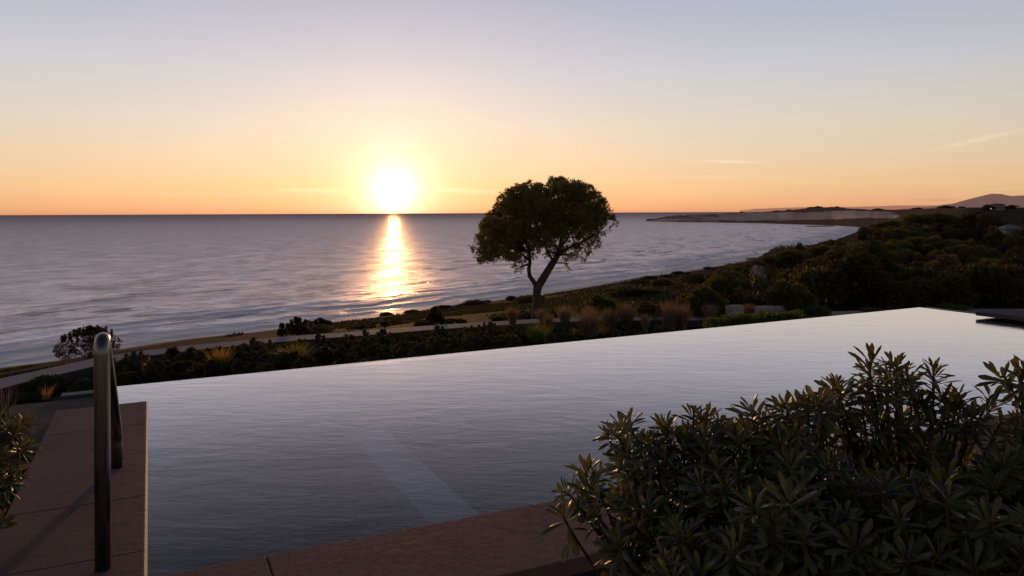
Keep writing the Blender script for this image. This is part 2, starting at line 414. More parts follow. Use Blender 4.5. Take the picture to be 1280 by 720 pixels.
sh = t.mix(t.math('MULTIPLY', t.ramp(t.math('ADD', t.math('MULTIPLY', n_ch, .8), t.math('MULTIPLY', n_pa, .2)), [(.46, 0.0), (.58, 1.0)]), .62), sh, (.22,.19,.20))
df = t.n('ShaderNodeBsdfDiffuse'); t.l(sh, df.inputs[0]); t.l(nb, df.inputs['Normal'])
gb = t.n('ShaderNodeBsdfGlossy', distribution='MULTI_GGX'); 
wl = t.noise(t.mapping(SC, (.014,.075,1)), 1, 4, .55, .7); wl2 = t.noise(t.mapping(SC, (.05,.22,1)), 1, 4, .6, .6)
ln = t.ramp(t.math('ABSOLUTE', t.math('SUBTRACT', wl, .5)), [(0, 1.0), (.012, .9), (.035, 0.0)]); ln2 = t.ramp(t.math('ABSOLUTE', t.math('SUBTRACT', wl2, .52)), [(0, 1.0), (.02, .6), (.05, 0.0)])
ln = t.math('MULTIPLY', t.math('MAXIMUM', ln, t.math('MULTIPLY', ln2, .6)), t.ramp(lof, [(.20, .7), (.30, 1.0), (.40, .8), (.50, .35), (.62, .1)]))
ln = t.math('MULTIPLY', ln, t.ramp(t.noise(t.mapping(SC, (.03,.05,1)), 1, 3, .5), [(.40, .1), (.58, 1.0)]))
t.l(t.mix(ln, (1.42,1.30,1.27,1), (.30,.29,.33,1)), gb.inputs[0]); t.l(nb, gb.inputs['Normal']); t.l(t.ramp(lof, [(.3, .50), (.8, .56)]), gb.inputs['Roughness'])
st1 = t.noise(t.mapping(P, (.07,.050,1), (0,0,R(14))), 1, 8, .85, .3)
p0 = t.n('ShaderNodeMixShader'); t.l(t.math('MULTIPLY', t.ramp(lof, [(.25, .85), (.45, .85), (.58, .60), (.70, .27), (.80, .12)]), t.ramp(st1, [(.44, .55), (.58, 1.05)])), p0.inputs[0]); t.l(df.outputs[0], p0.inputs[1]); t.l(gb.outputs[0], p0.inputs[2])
gs = t.n('ShaderNodeBsdfGlossy', i_Roughness=.13); t.l(nb, gs.inputs['Normal']); gs.inputs[0].default_value = (1,.96,.92,1)
n_gl = t.noise(t.mapping(P, (.06,.030,1), (0,0,R(8))), 1, 5, .75, .4)
gf = t.ramp(n_gl, [(.46, .0), (.56, .03), (.66, .20)])
gf = t.math('MULTIPLY', gf, t.ramp(lof, [(.40, 1.0), (.56, .55), (.68, .12), (.8, .03)]))
p = t.n('ShaderNodeMixShader'); t.l(gf, p.inputs[0]); t.l(p0.outputs[0], p.inputs[1]); t.l(gs.outputs[0], p.inputs[2])
fo = principled(t, (.97,.93,.92,1), .7, nb)
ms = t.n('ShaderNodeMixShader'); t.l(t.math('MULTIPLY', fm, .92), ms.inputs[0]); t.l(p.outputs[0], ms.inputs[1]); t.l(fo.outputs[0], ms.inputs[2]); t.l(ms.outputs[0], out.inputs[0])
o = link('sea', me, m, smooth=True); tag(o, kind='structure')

# ------------------------------------------------------------------ far headland with cliffs, mountains
hx = [800,822,833,850,880,900,920,940,960,985,1005,1020,1040,1060,1084,1110,1130,1165,1200,1240,1280,1400,1600]
hb = [277,277,277.3,277.8,278,278.2,278.5,278.8,279.2,280,280.6,281,281.5,282.6,284,286,288,290,291,292,293,296,300]
hl = [277,276.6,276.2,276.4,276.6,276.6,276.8,276.5,276.8,276.6,276,276,275,274.5,274,275,277,280,282,283,284,290,290]   # top of the talus
hc = [277,273.6,271.4,269.8,268.8,268.2,266.4,265.9,265.6,265.8,267.4,267,265.4,263.6,264.6,265.2,266,267,268,268,268,270,270]
ht = [277,272.6,270.6,269.2,268.2,267.6,265.8,265.2,264.6,262.6,260.8,259.2,258.4,260.4,261.8,262.0,261.6,260.6,259.2,259.8,260.2,262,266]
xs = np.linspace(808, 1600, 500)
fi = lambda arr: np.interp(xs, hx, arr)
jit = lambda s, a, seed: a*(vnoise(xs, xs*0+seed, s, seed)-.5)
us_h = (xs-640)/F
def zat(y, Y): return np.array([CAMZ+ray(a, b)[1]*c for a, b, c in zip(xs, y, Y)])
Yb = np.array([CAMZ/-ray(a, b)[1] for a, b in zip(xs, fi(hb))]) + jit(71, 60, 2)+jit(19, 10, 31)
rows_ = []
Yl = Yb+30+jit(53, 20, 3)+jit(17, 7, 23); Yc = Yb+75+jit(61, 24, 4)+jit(23, 9, 24)+jit(9.1, 5, 26)+jit(3.3, 3, 25); Yt = Yb+220
def pt(Y, z): return np.stack([us_h*Y, Y, z], 1)
zl = zat(fi(hl)+jit(8, 1.2, 5), Yl); zc = zat(fi(hc)+jit(6, .9, 6)+jit(2.5,.15,7), Yc); zt = zat(fi(ht)+jit(9, .8, 8)+jit(2, .7, 9), Yt)
zc = np.minimum(zc, zt+4)
seq = [(Yb-8, Yb*0-2), (Yb, Yb*0+.5), (Yl, np.maximum(zl,.6)), (Yl*.6+Yc*.4, np.maximum(zl,.6)*.6+zc*.4+jit(3,2,11)), (Yc, zc), (Yc*.6+Yt*.4, zc*.6+zt*.4), (Yt, zt), (Yt+300, zt*.6), (Yt+900, zt*0-2)]
V = np.stack([pt(a, b) for a, b in seq], 1)
me = npmesh('headland', V.reshape(-1,3), grid(len(xs), len(seq))[:, ::-1])
kk = np.tile(np.array([0,0,.25,1,1,.15,0,0,0], float), (len(xs),1))*((xs > 900)*(1-sst(xs, 1085, 1150)))[:,None]
kk = np.maximum(kk, np.tile(np.array([0,.2,.6,.6,.4,0,0,0,0], float), (len(xs),1))*((xs <= 900))[:,None]); vcol(me, 'cliff', kk.ravel())
m, t, out = material('headland_rock')
geo = t.n('ShaderNodeNewGeometry'); P = geo.outputs['Position']; cl = t.n('ShaderNodeAttribute', attribute_name='cliff').outputs['Fac']
n1 = t.noise(t.mapping(P, (.012,.012,.16)), 1, 7, .75); n2 = t.noise(P, .03, 5, .7)
rock = t.ramp(n1, [(.25, (.24,.205,.185)), (.75, (.58,.50,.45))]); veg = t.ramp(n2, [(.3, (.008,.008,.006)), (.7, (.028,.024,.018))])
f_ = t.ramp(t.math('ADD', cl, t.math('MULTIPLY', t.math('SUBTRACT', n1, .5), .9)), [(.4, 0.0), (.6, 1.0)])
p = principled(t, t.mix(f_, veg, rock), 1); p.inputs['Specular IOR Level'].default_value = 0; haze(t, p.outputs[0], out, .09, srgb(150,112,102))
o = link('headland', me, m, smooth=True); tag(o, kind='structure')

def mountain(name, pts, Y, hz, col, seed, drop=.5):
    xs_ = np.linspace(pts[0][0], pts[-1][0], 260); yy = np.interp(xs_, [p_[0] for p_ in pts], [p_[1] for p_ in pts]) + drop*(vnoise(xs_, xs_*0, 9, seed)-.5)+drop*.6*(vnoise(xs_, xs_*0, 3, seed+1)-.5)
    L = []
    for x, y in zip(xs_, yy):
        a, b = ray(x, y); zt = max(CAMZ+b*Y, 0)
        r = []
        for fz, dy in ((-.02,-.10), (.35,-.06), (.75,-.03), (1,0), (.6,.05), (0,.1)):
            yv = Y*(1+dy); zv = zt*fz*(1+.0*dy)*(1 if fz in (1, -.02, 0) else (1+.25*(vnoise(x, fz*40, 14, seed+2)-.5)))
            r.append((a*yv, yv, zv-(5 if fz <= 0 else 0)))
        L.append(r)
    me = npmesh(name, np.array(L).reshape(-1,3), grid(len(xs_), 6)[:, ::-1])
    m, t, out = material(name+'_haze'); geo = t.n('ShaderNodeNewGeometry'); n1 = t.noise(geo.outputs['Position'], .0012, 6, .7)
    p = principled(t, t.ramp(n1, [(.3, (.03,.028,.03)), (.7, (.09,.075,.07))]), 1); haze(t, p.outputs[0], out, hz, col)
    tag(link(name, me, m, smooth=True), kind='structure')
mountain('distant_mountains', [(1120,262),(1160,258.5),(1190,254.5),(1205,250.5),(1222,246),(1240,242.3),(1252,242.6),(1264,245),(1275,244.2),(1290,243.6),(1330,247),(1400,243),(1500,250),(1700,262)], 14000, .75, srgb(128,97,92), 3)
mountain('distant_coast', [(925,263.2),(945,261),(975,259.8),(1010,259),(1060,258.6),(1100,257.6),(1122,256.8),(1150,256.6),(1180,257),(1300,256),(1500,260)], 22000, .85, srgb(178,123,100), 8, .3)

# ------------------------------------------------------------------ infinity pool
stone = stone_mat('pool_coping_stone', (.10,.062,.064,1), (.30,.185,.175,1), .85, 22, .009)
pool = empty('infinity_pool', (*pf(0,0), 0), label='long infinity pool with brown stone coping overlooking the sea', cat='pool')
pool.location = (0,0,0)
def slab(name, a0, a1, b0, b1, z1, th, mat, parent, bev=.006):
    bm = bmesh.new(); prism(bm, [pf(a0,b0), pf(a1,b0), pf(a1,b1), pf(a0,b1)], z1-th, z1); bevel(bm, bev)
    o = link(name, bmm(bm), mat, parent); return o
g = .0016
# near coping slabs (joint seen near the left)
edges = [-.62, 0.62-.0, 2.2, 3.9, 5.6, 7.3, 9.0, 10.7, 12.4]
bx_, by_ = onz(336, 705, CZ); ja = float((np.array([bx_, by_])-O)@d1)
edges = [-.62, ja]+[ja+1.75*k for k in range(1, 8)]
for a0, a1 in zip(edges[:-1], edges[1:]): slab('coping_slab', a0+g, a1-g, -.60, 0, CZ, .07, stone, pool)
for b0, b1 in zip([0, .28, 1.0, 2.5], [.28, 1.0, 2.5, 3.22]): slab('coping_slab', -.62, 0, b0+g, b1-g, CZ, .07, stone, pool)
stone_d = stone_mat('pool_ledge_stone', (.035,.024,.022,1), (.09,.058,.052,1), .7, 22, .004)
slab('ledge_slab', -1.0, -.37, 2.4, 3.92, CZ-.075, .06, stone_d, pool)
tile = stone_mat('pool_tile', (.045,.052,.062,1), (.09,.10,.115,1), .5, 8, .003)
tile_l = stone_mat('pool_step_tile', (.27,.27,.28,1), (.40,.39,.39,1), .5, 8, .003)
def box(name, a0, a1, b0, b1, z0, z1, mat, parent, bev=None):
    bm = bmesh.new(); prism(bm, [pf(a0,b0), pf(a1,b0), pf(a1,b1), pf(a0,b1)], z0, z1)
    bmesh.ops.recalc_face_normals(bm, faces=bm.faces)
    if bev: bevel(bm, bev)
    return link(name, bmm(bm), mat, parent)
box('basin_floor', -.7, A1+.3, -.2, B1-.02, 21.9, 22.05, tile, pool)
box('basin_wall', -.3, A1, -.25, -.012, 22.05, 23.425, tile, pool)
box('basin_wall', -.25, -.012, -.01, 3.20, 22.05, 23.425, tile, pool)
box('basin_wall', A1+.002, A1+.22, -.2, B1, 22.0, 23.445, tile, pool)
box('infinity_edge', -.66, A1, B1-.13, B1-.01, 22.0, WZ-.008, tile, pool)
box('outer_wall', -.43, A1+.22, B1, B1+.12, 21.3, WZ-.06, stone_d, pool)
box('basin_wall', -.66, -.37, 3.21, B1-.14, 22.0, 23.42, stone_d, pool)
# submerged ledge across the pool
(ax, ay), (bx2, by2) = onz(523, 652, 23.05), onz(583, 641, 23.05)
la = float((np.array([ax,ay])-O)@d1); lb = float((np.array([bx2,by2])-O)@d1)
box('submerged_step', la, lb, .0, 3.0, 22.05, 23.12, tile_l, pool, .01)
glintm = stone_mat('wet_edge_sun_glint', (.75,.38,.16,1), (.95,.60,.30,1), .3, 30, .002, False)  # orange sun glint on the wet coping rim, painted as base colour
glintm.node_tree.nodes['Principled BSDF'].inputs['Specular IOR Level'].default_value = 1.0; glintm.node_tree.nodes['Principled BSDF'].inputs['IOR'].default_value = 1.8; glintm.node_tree.nodes['Principled BSDF'].inputs['Metallic'].default_value = .7
box('wet_edge_glint', .0008, .013, .004, 3.218, WZ-.03, CZ-.004, glintm, pool)  # thin strip added along the coping to carry the painted glint
box('step_side_shade', la-.30, la-.003, .0, 2.2, 22.05, 22.95, wall_dark, pool)  # added near-black box: shade on the step's left side, put into its colour
# water
m, t, out = material('pool_water_surface')
geo = t.n('ShaderNodeNewGeometry'); P = geo.outputs['Position']
a_ = t.noise(t.mapping(P, (2.2,5.5,1), (0,0,R(14))), 1, 5, .6, .3); b_ = t.noise(t.mapping(P, (9,24,1), (0,0,R(8))), 1, 4, .6); c_ = t.noise(P, .8, 3, .5)
h = t.math('ADD', t.math('MULTIPLY', a_, .55), t.math('ADD', t.math('MULTIPLY', b_, .12), t.math('MULTIPLY', c_, .5)))
nb = t.bump(h, 1, .0048)
fr = t.n('ShaderNodeLayerWeight', i_Blend=.5); t.l(nb, fr.inputs['Normal']); frr = t.ramp(fr.outputs['Facing'], [(.30, .02), (.50, .04), (.60, .085), (.70, .215), (.80, .60), (.88, .88), (1, 1.0)])
gl = t.n('ShaderNodeBsdfGlossy', i_Roughness=.05); gl.inputs[0].default_value = (1,.965,1,1); t.l(nb, gl.inputs['Normal'])
tr = t.n('ShaderNodeBsdfTransparent'); tr.inputs[0].default_value = (.66,.74,.84,1)
ms = t.n('ShaderNodeMixShader'); t.l(frr, ms.inputs[0]); t.l(tr.outputs[0], ms.inputs[1]); t.l(gl.outputs[0], ms.inputs[2]); t.l(ms.outputs[0], out.inputs[0])
bm = bmesh.new()
poly = [pf(.0+.001,0), pf(A1,0), pf(A1,B1), pf(-.37,B1), pf(-.37,3.23), pf(.001,3.23)]
bm.faces.new([bm.verts.new((*q, WZ)) for q in poly])
o = link('pool_water', bmm(bm), m); tag(o, kind='structure')
# raised slab at the far right end
dark = stone_mat('dark_slab_stone', (.055,.045,.048,1), (.12,.10,.105,1), .75, 15, .003)
plat = empty('deck_platform', (0,0,0), label='dark low slab platform overhanging the far right corner of the pool', cat='platform')
slab('slab_top', 10.74, 11.47, -.9, 3.14, 23.535, .055, dark, plat)
for b in (2.3, .8, -.6): box('support', 10.92, 11.30, b, b+.42, 23.0, 23.479, dark, plat)

# garden soil around the viewer (one sheet each side of the pool)
soil = stone_mat('garden_soil', (.010,.008,.006,1), (.03,.022,.016,1), .95, 10, .02, False)
bm = bmesh.new()
for poly in ([pf(-30,-.602), pf(30,-.602), pf(30,-14), pf(-30,-14)], [pf(-30,2.3), pf(-.622,2.3), pf(-.622,-.60), pf(-30,-.60)], ):
    bm.faces.new([bm.verts.new((*q, 23.36)) for q in poly])
bmesh.ops.recalc_face_normals(bm, faces=bm.faces)
bmesh.ops.subdivide_edges(bm, edges=bm.edges[:], cuts=24, use_grid_fill=True)
for v_ in bm.verts: v_.co.z += .05*(vnoise(v_.co.x, v_.co.y, .35, 2)-.5)-.02
for f_ in bm.faces:
    if f_.normal.z < 0: f_.normal_flip()
b2 = [bm.verts.new((*pf(*q), 21.9)) for q in ((A1+.23,-.604),(A1+8,-.604),(A1+8,B1-.5),(A1+.23,B1-.5))]; bm.faces.new(b2)
o = link('garden_ground', bmm(bm), soil); tag(o, kind='structure')

# ------------------------------------------------------------------ handrail
m, t, out = material('brushed_steel'); tc = t.n('ShaderNodeTexCoord')
nz = t.noise(t.mapping(tc.outputs['Object'], (60,60,2)), 3, 4, .6)
p = principled(t, (.22,.20,.19,1), t.ramp(nz, [(.3,.28),(.7,.42)]), t.bump(nz, .15, .002), Metallic=1.0); t.l(p.outputs[0], out.inputs[0]); steel = m
A = Vector((*onz(128.5, 711, CZ), CZ)); B = Vector((*onz(146, 584, CZ), CZ))
hr = empty('pool_handrail', A, label='steel pool handrail standing on the stone coping at the left', cat='handrail')
Bl = B-A; r_ = .0305
dh = Vector((Bl.x, Bl.y, 0)).normalized(); Ld = math.hypot(Bl.x, Bl.y)
top = 1.034-r_; low = .20
P0 = Vector((0,0,0)); P1 = Vector((0,0,top)); P2 = dh*Ld+Vector((0,0,low)); P3 = dh*Ld
def fillet(p, q, s, rad, n=8):
    a = (p-q).normalized(); b = (s-q).normalized(); th = a.angle(b); d = rad/math.tan(th/2)
    c = q+(a+b).normalized()*rad/math.sin(th/2); s0 = q+a*d-c; s1 = q+b*d-c
    return [c+(s0*math.sin((1-k/n)*(math.pi-th))+s1*math.sin(k/n*(math.pi-th)))/math.sin(math.pi-th) for k in range(n+1)]
tb = Tubes(); f1 = fillet(P0, P1+Vector((0,0,.0)), P2, .055, 12); tb.add([P0, P0.lerp(f1[0], .5)]+f1, r_, 24)
f2 = fillet(P1, P2, P3, .10, 6)
link('front_post', tb.mesh(), steel, hr, True)
tb = Tubes(); tb.add([f1[-1]+(f1[-1]-f1[-2])*.001]+f2+[P3], r_, 24); link('sloping_rail', tb.mesh(), steel, hr, True)

# ------------------------------------------------------------------ plant generators
def unit(v): return v/np.maximum(np.linalg.norm(v, axis=-1, keepdims=True), 1e-9)
def rhombs(cen, dirs, L, W, r=rng):
    """one small pointed leaf per centre: base, side, tip, side"""
    n = len(cen); dirs = unit(dirs); side = unit(np.cross(dirs, r.normal(size=(n,3))))
    L = np.broadcast_to(L, (n,))[:,None]; W = np.broadcast_to(W, (n,))[:,None]
    a = cen; b = cen+dirs*L*.5+side*W*.5; c = cen+dirs*L; d = cen+dirs*L*.5-side*W*.5
    v = np.stack([a,b,c,d], 1).reshape(-1,3); f = np.arange(4*n).reshape(n,4); return v, f
def blob_pts(blobs, n, r=rng, shell=.75, cull=.8):
    B_ = np.array(blobs, float)        # x y z rx ry rz weight
    wts = B_[:,3]*B_[:,5]*B_[:,6]; wts /= wts.sum()
    k = r.choice(len(B_), n, p=wts); d = unit(r.normal(size=(n,3))); rad = shell+(1.04-shell)*r.random(n)**.6
    p = B_[k,:3]+d*B_[k,3:6]*rad[:,None]
    if cull:
        keep = np.ones(n, bool)
        for b in B_:
            q = (p-b[:3])/b[3:6]; keep &= ~((q**2).sum(1) < (cull*.62)**2)
        p = p[keep]; d = d[keep]
    return p, d
def tufts(p, d, k, L, W, r=rng, spread=.9, up=.3):
    n = len(p); P_ = np.repeat(p, k, 0); D_ = np.repeat(d, k, 0)
    D_ = unit(D_+r.normal(size=D_.shape)*spread+np.array([0,0,up]))
    return rhombs(P_, D_, L*(.6+.8*r.random(n*k)), W*(.7+.6*r.random(n*k)), r)
def bush_mesh(name, r, blobs, n, k, L, W, up=.3, spread=.9, shell=.7):
    p, d = blob_pts(blobs, n, r, shell); v, f = tufts(p, d, k, L, W, r, spread, up); return npmesh(name, v, f)

M_pine = leaf_mat('pine_foliage', (.13,.125,.045,1), (.32,.26,.085,1), .8, .5, .6, (.26,.19,.035,1))
M_ever = leaf_mat('evergreen_foliage', (.035,.045,.016,1), (.13,.125,.036,1), .5, .38, .6, (.28,.20,.05,1))
M_mid = leaf_mat('scrub_foliage', (.038,.038,.017,1), (.13,.10,.04,1), .6, .33, .65, (.20,.12,.03,1))
M_dark = leaf_mat('dark_foliage', (.028,.034,.013,1), (.09,.08,.026,1), .5, .25, .6, (.12,.06,.012,1))
M_green = leaf_mat('green_foliage', (.035,.065,.015,1), (.10,.15,.03,1), 2, .4, .5, (.22,.26,.03,1))
M_rosy = leaf_mat('bed_shrub_foliage', (.04,.045,.018,1), (.17,.14,.055,1), 3, .3, .5, (.18,.12,.03,1))
M_grey = leaf_mat('cushion_foliage', (.045,.05,.035,1), (.12,.12,.08,1), 4, .25, .7)
M_grass = leaf_mat('feather_grass_blades', (.18,.125,.075,1), (.45,.32,.19,1), 2, .35, .7, (.42,.20,.07,1))
M_grassg = leaf_mat('green_grass_blades', (.07,.09,.02,1), (.22,.24,.05,1), 2, .45, .5, (.40,.34,.04,1))
M_bark = bark_mat('pine_bark', (.035,.024,.018,1), (.13,.09,.065,1))
M_twig = bark_mat('twig_bark', (.03,.022,.016,1), (.09,.065,.045,1), 20)
M_flower = leaf_mat('pale_petals', (.6,.45,.43,1), (.85,.7,.68,1), 3, .3, .6)
M_gold = leaf_mat('golden_blades', (.22,.13,.04,1), (.45,.28,.08,1), 3, .5, .5, (.8,.42,.08,1))

# ---- the lone tree on the slope
TY = 42.6
tb0 = atY(671, 394, TY); TB = Vector((tb0.x, TY, float(ground(tb0.x, TY))-.1))
lone = empty('lone_pine_tree', TB, label='large lone tree with a broad rounded dark crown beside the coastal path', cat='tree')
def T(x, y, dy=0): return atY(x, y, TY+dy)-TB
px = TY/F
tr_ = Tubes()
tr_.add([Vector((0,0,-.5)), T(671,392), T(670.6,384), T(671.2,374), T(671,366), T(672,359), T(674,353)], [.37,.33,.275,.25,.245,.27,.22], 12)
tr_.add([T(672,360), T(676.5,352,.1), T(681.5,344,.2), T(686.5,335.5,.3), T(691,328.5,.3), T(697,319,.3), T(700,309,.2), T(702,298), T(706,284), T(707,268), T(709,250), T(708,236)], [.21,.24,.225,.215,.20,.17,.13,.11,.09,.07,.05,.02], 10)
tr_.add([T(671.5,360), T(667,352,-.1), T(662,345,-.3), T(661,337,-.3), T(662.6,326,-.3), T(661.5,314,-.4), T(656,300,-.5), T(652,285,-.6), T(646,265,-.6)], [.15,.14,.125,.115,.10,.085,.06,.05,.02], 9)
for br in ([(692,327),(684,314),(680,298),(684,280),(680,262),(678,246)], [(697,319),(707,312,-.6),(719,306.5,-1),(731,301,-1.2),(744,294,-1.3),(755,284,-1),(762,277,-1)], [(700,310),(708,300,1),(715,288,1.6),(724,275,2),(735,260,2)], [(662,326),(650,316,.8),(636,308,1.2),(618,304,1)], [(661.5,316),(645,305,-1),(625,312,-1.6),(606,312,-1.2)],
           [(702,300),(697,285,1.6),(692,262,2.2)], [(656,300,-.5),(640,285,-1.4),(628,262,-1.6)], [(662,330,-.3),(655,332,-.6),(648,336,-.8)]):
    pts = curve_pts([T(*b) for b in br], 3); nn = len(pts)
    tr_.add(pts, [.075*(1-i/nn)+.012 for i in range(nn)], 6)
Z = [(140,360,38),(165,418,36),(205,400,45),(240,350,55),(195,270,42),(225,235,40),(260,230,60),(300,170,55),(275,130,32),(340,110,45),(380,180,70),(430,130,50),(330,300,70),(300,380,48),(250,425,24),(450,200,80),(520,110,58),(548,74,30),(600,110,58),(650,120,45),(700,160,45),(620,200,80),(540,220,75),(705,230,48),(735,185,26),(640,290,50),(765,222,26),(788,262,14),(700,310,38),(700,365,24),(620,350,32),(440,310,40),(395,260,60),(390,340,42),(405,395,28),(520,350,36),(480,400,30),(330,470,26),(345,440,20),(312,452,14),(590,425,16),(565,450,16),(640,430,12),(665,400,18),(572,482,7),(425,100,30),(215,440,16),(130,400,22),(150,440,14),(500,390,26),(770,290,10),(580,90,34),(620,85,26),(490,80,22),(380,85,20),(200,300,52),(185,335,44),(430,110,34),(440,325,52),(500,280,55),(560,335,42),(360,400,44),(300,300,60),(690,340,42),(625,380,38),(560,405,32)]
lr = np.random.default_rng(3)
bl = []
for (zx, zy, zr) in Z:
    x, y, r0 = 560+zx/3.7875, 210+zy/3.7895, zr/3.788*px*.93
    ex = (zx-450)/370; ey = (zy-260)/260; dep = 3.6*math.sqrt(max(0, 1-ex*ex-ey*ey*.8))
    if zr > 44:
        dys = (-dep*.7, dep*.1, dep*.75)
    else: dys = (lr.uniform(-1,1)*dep*.4-.3,)
    wgt = 1 if zy < 290 else .85
    if zx > 560 and zy > 290: wgt *= .9
    for dy in dys:
        c = T(x+lr.uniform(-3,3)*(zr > 44), y+lr.uniform(-3,3)*(zr > 44), dy)
        bl.append((c.x, c.y, c.z, r0, r0*1.05, r0*.95, wgt))
# sub-clumps roughen every lobe
sub = []
for b in bl:
    k = int(4+b[3]*5)
    for _ in range(k):
        d = unit(lr.normal(size=3)); q = np.array(b[:3])+d*b[3]*lr.uniform(.72,1.02); s = b[3]*lr.uniform(.18,.38)
        sub.append((*q, s, s, s*.8, b[6]*1.6))
p1, dd1 = blob_pts(bl, 4200, lr, .45, .0); p2, dd2 = blob_pts(sub, 14500, lr, .5, .0)
p_ = np.concatenate([p1, p2]); dd = np.concatenate([dd1, dd2])
v, f = tufts(p_, dd, 7, .20, .042, lr, .8, .35)
link('crown', npmesh('crown', v, f), M_pine, lone)
for b in bl[::2]:
    c = Vector(b[:3]); src = min([T(691,328.5,.3), T(697,319,.3), T(702,298), T(706,284), T(661.5,314,-.4), T(652,285,-.6), T(680,298), T(719,306.5,-1), T(645,305,-1)], key=lambda s: (s-c).length+max(0, s.z-c.z)*.5)
    mid = src.lerp(c, .5)+Vector((lr.uniform(-.3,.3), lr.uniform(-.3,.3), .15))
    pts = curve_pts([src, mid, c], 4); tr_.add(pts, [.045*(1-i/len(pts))+.01 for i in range(len(pts))], 5)
link('trunk', tr_.mesh(), M_bark, lone, True)

# ---- generic hillside trees -------------------------------------------------
def tree_proto(kind, seed, mat, name, label, group):
    r = np.random.default_rng(seed); root = empty(name, (0,0,0), label=label, cat='tree' if 'tree' in name else 'shrub', group=group)
    tb = Tubes(); blobs = []
    if kind == 'dome':      # umbrella pine: rounded dome head on bare limbs
        H, Wd = 7.0, 3.0
        for i in range(16):
            a = r.uniform(0, 2*math.pi); q = math.sqrt(r.random())*Wd*.85; z = H-1.0-.9*(q/Wd)**2*1.6+r.uniform(-.3,.3); s = r.uniform(.75,1.25)
            blobs.append((q*math.cos(a), q*math.sin(a), z, s, s, s*.7, 1)); tb.add(curve_pts([(0,0,H*.35), (q*math.cos(a)*.4, q*math.sin(a)*.4, H*.6), (q*math.cos(a), q*math.sin(a), z)], 3), [.1,.09,.08,.06,.05,.04,.03], 5)
        tb.add([(0,0,-1), (.1,.05,H*.2), (0,0,H*.38)], [.24,.19,.14], 7); n, k, L, W_ = 2600, 4, .34, .13
    elif kind == 'broad':   # dense evergreen to the ground
        H, Wd = 5.5, 2.6
        for i in range(24):
            a = r.uniform(0, 2*math.pi); z = r.uniform(.8, H-.8); q = Wd*math.sqrt(max(.05, 1-((z-H*.42)/(H*.62))**2))*r.uniform(.3,.9); s = r.uniform(.6,1.15)
            blobs.append((q*math.cos(a), q*math.sin(a), z, s, s, s*.85, 1))
        tb.add([(0,0,-1), (0,.1,H*.3), (.1,0,H*.6)], [.2,.15,.06], 6); n, k, L, W_ = 2900, 4, .34, .15
    elif kind == 'loose':   # tall, open, feathery crown with bare limbs
        H, Wd = 8.5, 2.2
        for i in range(20):
            a = r.uniform(0, 2*math.pi); z = r.uniform(2.2, H-.6); q = Wd*math.sqrt(max(.04, 1-((z-H*.55)/(H*.5))**2))*r.uniform(.2,.95); s = r.uniform(.45,.95)
            blobs.append((q*math.cos(a), q*math.sin(a), z, s, s, s*1.15, 1)); tb.add(curve_pts([(0,0,max(.8, z*.45)), (q*math.cos(a)*.5, q*math.sin(a)*.5, z*.75), (q*math.cos(a), q*math.sin(a), z)], 2), [.08,.07,.05,.04,.03], 5)
        tb.add([(0,0,-1), (.15,.1,H*.3), (.1,-.1,H*.6), (0,0,H*.9)], [.2,.16,.09,.02], 6); n, k, L, W_ = 2500, 4, .36, .11
    else:                   # scrub: low wide bush
        H, Wd = 2.0, 1.7
        for i in range(11):
            a = r.uniform(0, 2*math.pi); q = Wd*math.sqrt(r.random())*.8; z = .35+(H-.8)*(1-(q/Wd)**2)*r.uniform(.6,1); s = r.uniform(.4,.75)
            blobs.append((q*math.cos(a), q*math.sin(a), z, s, s, s*.8, 1)); tb.add([(0,0,-.4), (q*math.cos(a)*.5, q*math.sin(a)*.5, z*.5), (q*math.cos(a), q*math.sin(a), z)], [.05,.035,.02], 5)
        n, k, L, W_ = 1100, 4, .24, .10
    link('crown', bush_mesh('crown', r, blobs, n, k, L, W_, shell=.55), mat, root)
    link('trunk', tb.mesh(), M_twig, root, True)
    return root
def kids(o): return [c for c in bpy.data.objects if c.parent == o]
def place(proto, loc, rz, sc, label=None, used=set(), group=None, kidscache={}):
    if proto.name not in used:
        used.add(proto.name); o = proto; kidscache[proto.name] = kids(proto)
        if label: o['label'] = label
    else:
        o = proto.copy(); C.objects.link(o)
        for ch in kidscache[proto.name]:
            c = ch.copy(); C.objects.link(c); c.parent = o
        if label: o['label'] = label
    if group: o['group'] = group
    o.location = loc; o.rotation_euler = (0,0,rz); o.scale = sc if hasattr(sc, '__len__') else (sc,)*3
    return o
GR = 'trees and shrubs covering the right hillside'
L_dome = 'dark umbrella pine with rounded crown on the wooded hillside right of the bay'
L_broad = 'dense dark evergreen tree in the wood on the right hillside'
L_loose = 'tall feathery tree with loose crown on the right hillside'
L_scrub = 'low brownish bush at the foot of the wooded right hillside'
dome = [tree_proto('dome', 11+i, M_ever, 'umbrella_pine_tree', L_dome, 'umbrella pines on the right hillside') for i in range(3)]
broad = [tree_proto('broad', 21+i, [M_ever, M_dark, M_mid][i], 'evergreen_tree', L_broad, 'evergreen trees on the right hillside') for i in range(3)]
loose = [tree_proto('loose', 31+i, [M_mid, M_dark][i], 'feathery_tree', L_loose, 'feathery trees on the right hillside') for i in range(2)]
scrub = [tree_proto('scrub', 41+i, [M_mid, M_ever, M_dark][i], 'hillside_shrub', L_scrub, 'bushes on the right hillside') for i in range(3)]
hr_ = np.random.default_rng(5)
taken = []
def free(x, y, r):
    for (a, b, c) in taken:
        if (a-x)**2+(b-y)**2 < ((r+c)*.5)**2*1.0: return False
    return True
